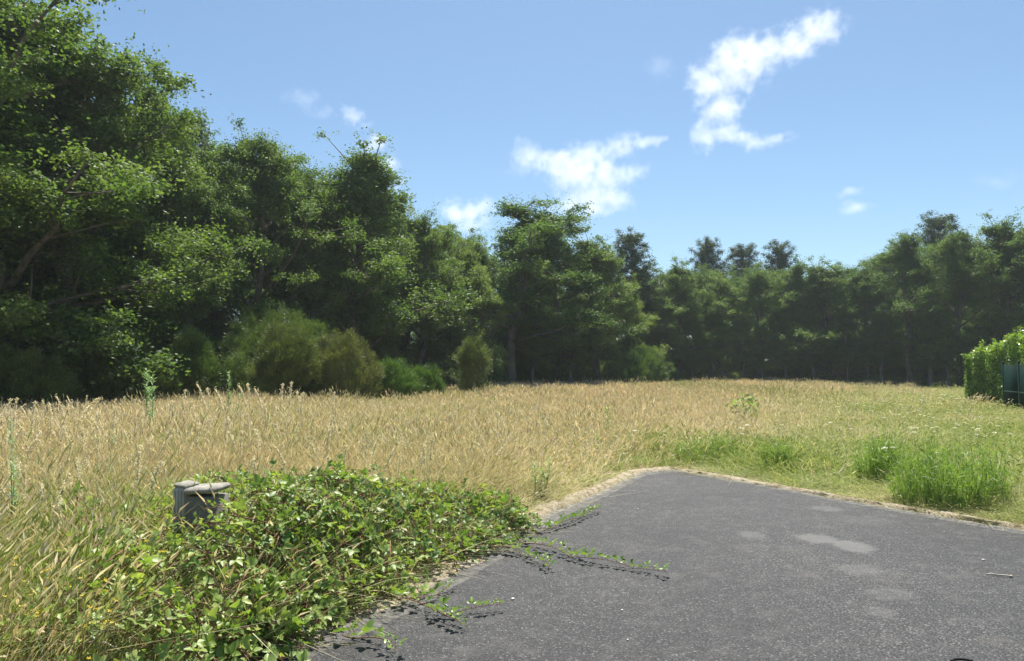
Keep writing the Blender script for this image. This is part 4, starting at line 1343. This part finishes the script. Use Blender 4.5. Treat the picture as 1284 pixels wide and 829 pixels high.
mb = MB(); tube(mb, [(-.14, .03, .012), (-.07, .035, .018), (0, 0, .014), (.06, -.01, .016), (.13, -.045, .012)], [.005, .008, .008, .007, .009], 6)
box(mb, (.125, -.043, .013), (.035, .025, .02), .4, .004)
o = mb.build('stick', M['stick'], smooth=False); o.location = (c.x, c.y, .02); o.scale = (.62, .62, .8)
tag(o, 'bleached crooked stick lying on the asphalt near the right border', 'stick')
c = at(1204, 830, .02)
mb = MB(); tube(mb, [(math.cos(a) * .055, math.sin(a) * .03 - .02, .012) for a in np.linspace(.1, 3.05, 14)], .008, 6)
o = mb.build('rubber_strip', M['rubber']); o.location = (c.x, c.y, .02)
tag(o, 'dark curved rubber scrap cut off by the bottom edge', 'scrap')

# ------------------------------------------------------------------ clouds: bodies of vapour far beyond the wood
def cloud(blobs, label, dist=1500.0, dens=.05, seed=0, nscale=.9, thr=.12, depth=.8):
    """blobs: (px, py, rx, ry) lobes of the cloud as seen from the field"""
    k = dist / F
    c = [at(b[0], b[1], d=dist) for b in blobs]
    c = [Vector((p.x, p.y + ((i * 37) % 5 - 2) * 8 * k, p.z)) for i, p in enumerate(c)]
    rad = [(b[2] * 1.3 * k, max(b[2], b[3]) * k * depth, b[3] * 1.3 * k) for b in blobs]
    lo = Vector([min(p[a] - r[a] * 1.35 for p, r in zip(c, rad)) for a in range(3)])
    hi = Vector([max(p[a] + r[a] * 1.35 for p, r in zip(c, rad)) for a in range(3)])
    mid, half = (lo + hi) / 2, (hi - lo) / 2
    m, nt, out = newmat('cloud_vapour')
    tc = N(nt, 'ShaderNodeNewGeometry').outputs['Position']
    nv = N(nt, 'ShaderNodeTexNoise', {'Vector': tc, 'Scale': nscale * 1.8 / (26 * k), 'Detail': 7.0, 'Roughness': .68})
    wv = N(nt, 'ShaderNodeTexNoise', {'Vector': tc, 'Scale': .35 * nscale / (26 * k), 'Detail': 3.0})
    off = N(nt, 'ShaderNodeVectorMath', {0: wv.outputs['Color'], 1: (.5, .5, .5)}, operation='SUBTRACT')
    off2 = N(nt, 'ShaderNodeVectorMath', {0: off.outputs[0], 'Scale': 70 * k * nscale ** -1 * .6}, operation='SCALE')
    pos = N(nt, 'ShaderNodeVectorMath', {0: tc, 1: off2.outputs[0]}, operation='ADD').outputs[0]
    f = None
    for p, r in zip(c, rad):
        mp = N(nt, 'ShaderNodeVectorMath', {0: pos, 1: tuple(p)}, operation='SUBTRACT')
        dv = N(nt, 'ShaderNodeVectorMath', {0: mp.outputs[0], 1: r}, operation='DIVIDE')
        ln = N(nt, 'ShaderNodeVectorMath', {0: dv.outputs[0]}, operation='LENGTH').outputs['Value']
        v = math_(nt, 'SUBTRACT', 1.0, ln)
        f = v if f is None else math_(nt, 'SMOOTH_MAX', f, v, .25)
    g = math_(nt, 'ADD', f, math_(nt, 'MULTIPLY', math_(nt, 'SUBTRACT', nv.outputs[0], .5), 3.0))
    dn = N(nt, 'ShaderNodeMapRange', {0: g, 1: thr, 2: thr + 1.25, 3: 0.0, 4: dens * 1500.0 / dist}).outputs[0]
    edge = N(nt, 'ShaderNodeMapRange', {0: f, 1: -.33, 2: 0.0, 3: 0.0, 4: 1.0}).outputs[0]
    vol = N(nt, 'ShaderNodeVolumePrincipled', {'Color': (1, 1, 1, 1), 'Density': math_(nt, 'MULTIPLY', dn, edge), 'Anisotropy': .35})
    nt.links.new(vol.outputs[0], out.inputs['Volume'])
    import bmesh
    bm = bmesh.new(); bmesh.ops.create_icosphere(bm, subdivisions=3, radius=1.0)
    for v in bm.verts:
        q = v.co
        v.co = Vector([math.copysign(abs(q[a]) ** .55, q[a]) * half[a] * 1.1 for a in range(3)])
    me = bpy.data.meshes.new('cloud'); bm.to_mesh(me); bm.free(); me.materials.append(m)
    o = bpy.data.objects.new('cloud', me); COL.objects.link(o); o.location = mid
    tag(o, label, 'cloud', 'white summer clouds')
if True:
    cloud([(1022, 42, 26, 20), (992, 55, 28, 22), (958, 66, 28, 22), (925, 76, 32, 26), (893, 98, 24, 20), (925, 100, 34, 26), (912, 132, 26, 26), (888, 160, 22, 24), (902, 128, 26, 26), (975, 60, 26, 20), (1008, 48, 24, 18), (915, 160, 24, 16), (950, 172, 26, 12), (974, 178, 16, 7)],
          'hooked white cloud, the highest and brightest, at the upper right', dens=.019, seed=1)
    cloud([(668, 206, 24, 20), (700, 205, 34, 20), (738, 196, 34, 18), (778, 186, 26, 16), (815, 180, 22, 8), (722, 228, 34, 20), (760, 226, 36, 18), (796, 212, 22, 10), (735, 254, 40, 18), (775, 250, 26, 14), (708, 262, 26, 12)],
          'wide ragged white cloud above the middle of the tree line', dens=.017, seed=2)
    cloud([(560, 268, 18, 10), (582, 264, 26, 16), (606, 252, 20, 12), (590, 280, 26, 10)], 'low white cloud half hidden behind the trees in the middle', dens=.02)
    cloud([(474, 186, 20, 9), (484, 200, 14, 9), (490, 218, 12, 12)], 'small white cloud beside the top of the peaked tree', dens=.02)
    cloud([(438, 147, 20, 9), (452, 154, 12, 6)], 'tiny white cloud above and left of the peaked tree top', dens=.016)
    cloud([(380, 132, 20, 10), (398, 140, 14, 7)], 'faint wisp of cloud, the leftmost in the sky', dens=.005, thr=.1)
    cloud([(1056, 248, 17, 6), (1074, 267, 18, 9)], 'small thin cloud low in the sky at the right', dens=.012)
    cloud([(822, 92, 22, 12)], 'faint wisp left of the hooked cloud', dens=.003, thr=.1)
    cloud([(1240, 228, 34, 8)], 'faint wisp near the right border of the sky', dens=.002, thr=.1)

# ------------------------------------------------------------------ haze
m, nt, out = newmat('summer_haze')
v = N(nt, 'ShaderNodeVolumePrincipled', {'Color': (.80, .90, 1.0, 1), 'Density': .00045, 'Anisotropy': .3})
nt.links.new(v.outputs[0], out.inputs['Volume'])
mb = MB(); box(mb, (10, 30, 14.5), (330, 260, 33))
o = mb.build('haze', m)
tag(o, 'thin pale summer haze over the field and wood', kind='stuff')
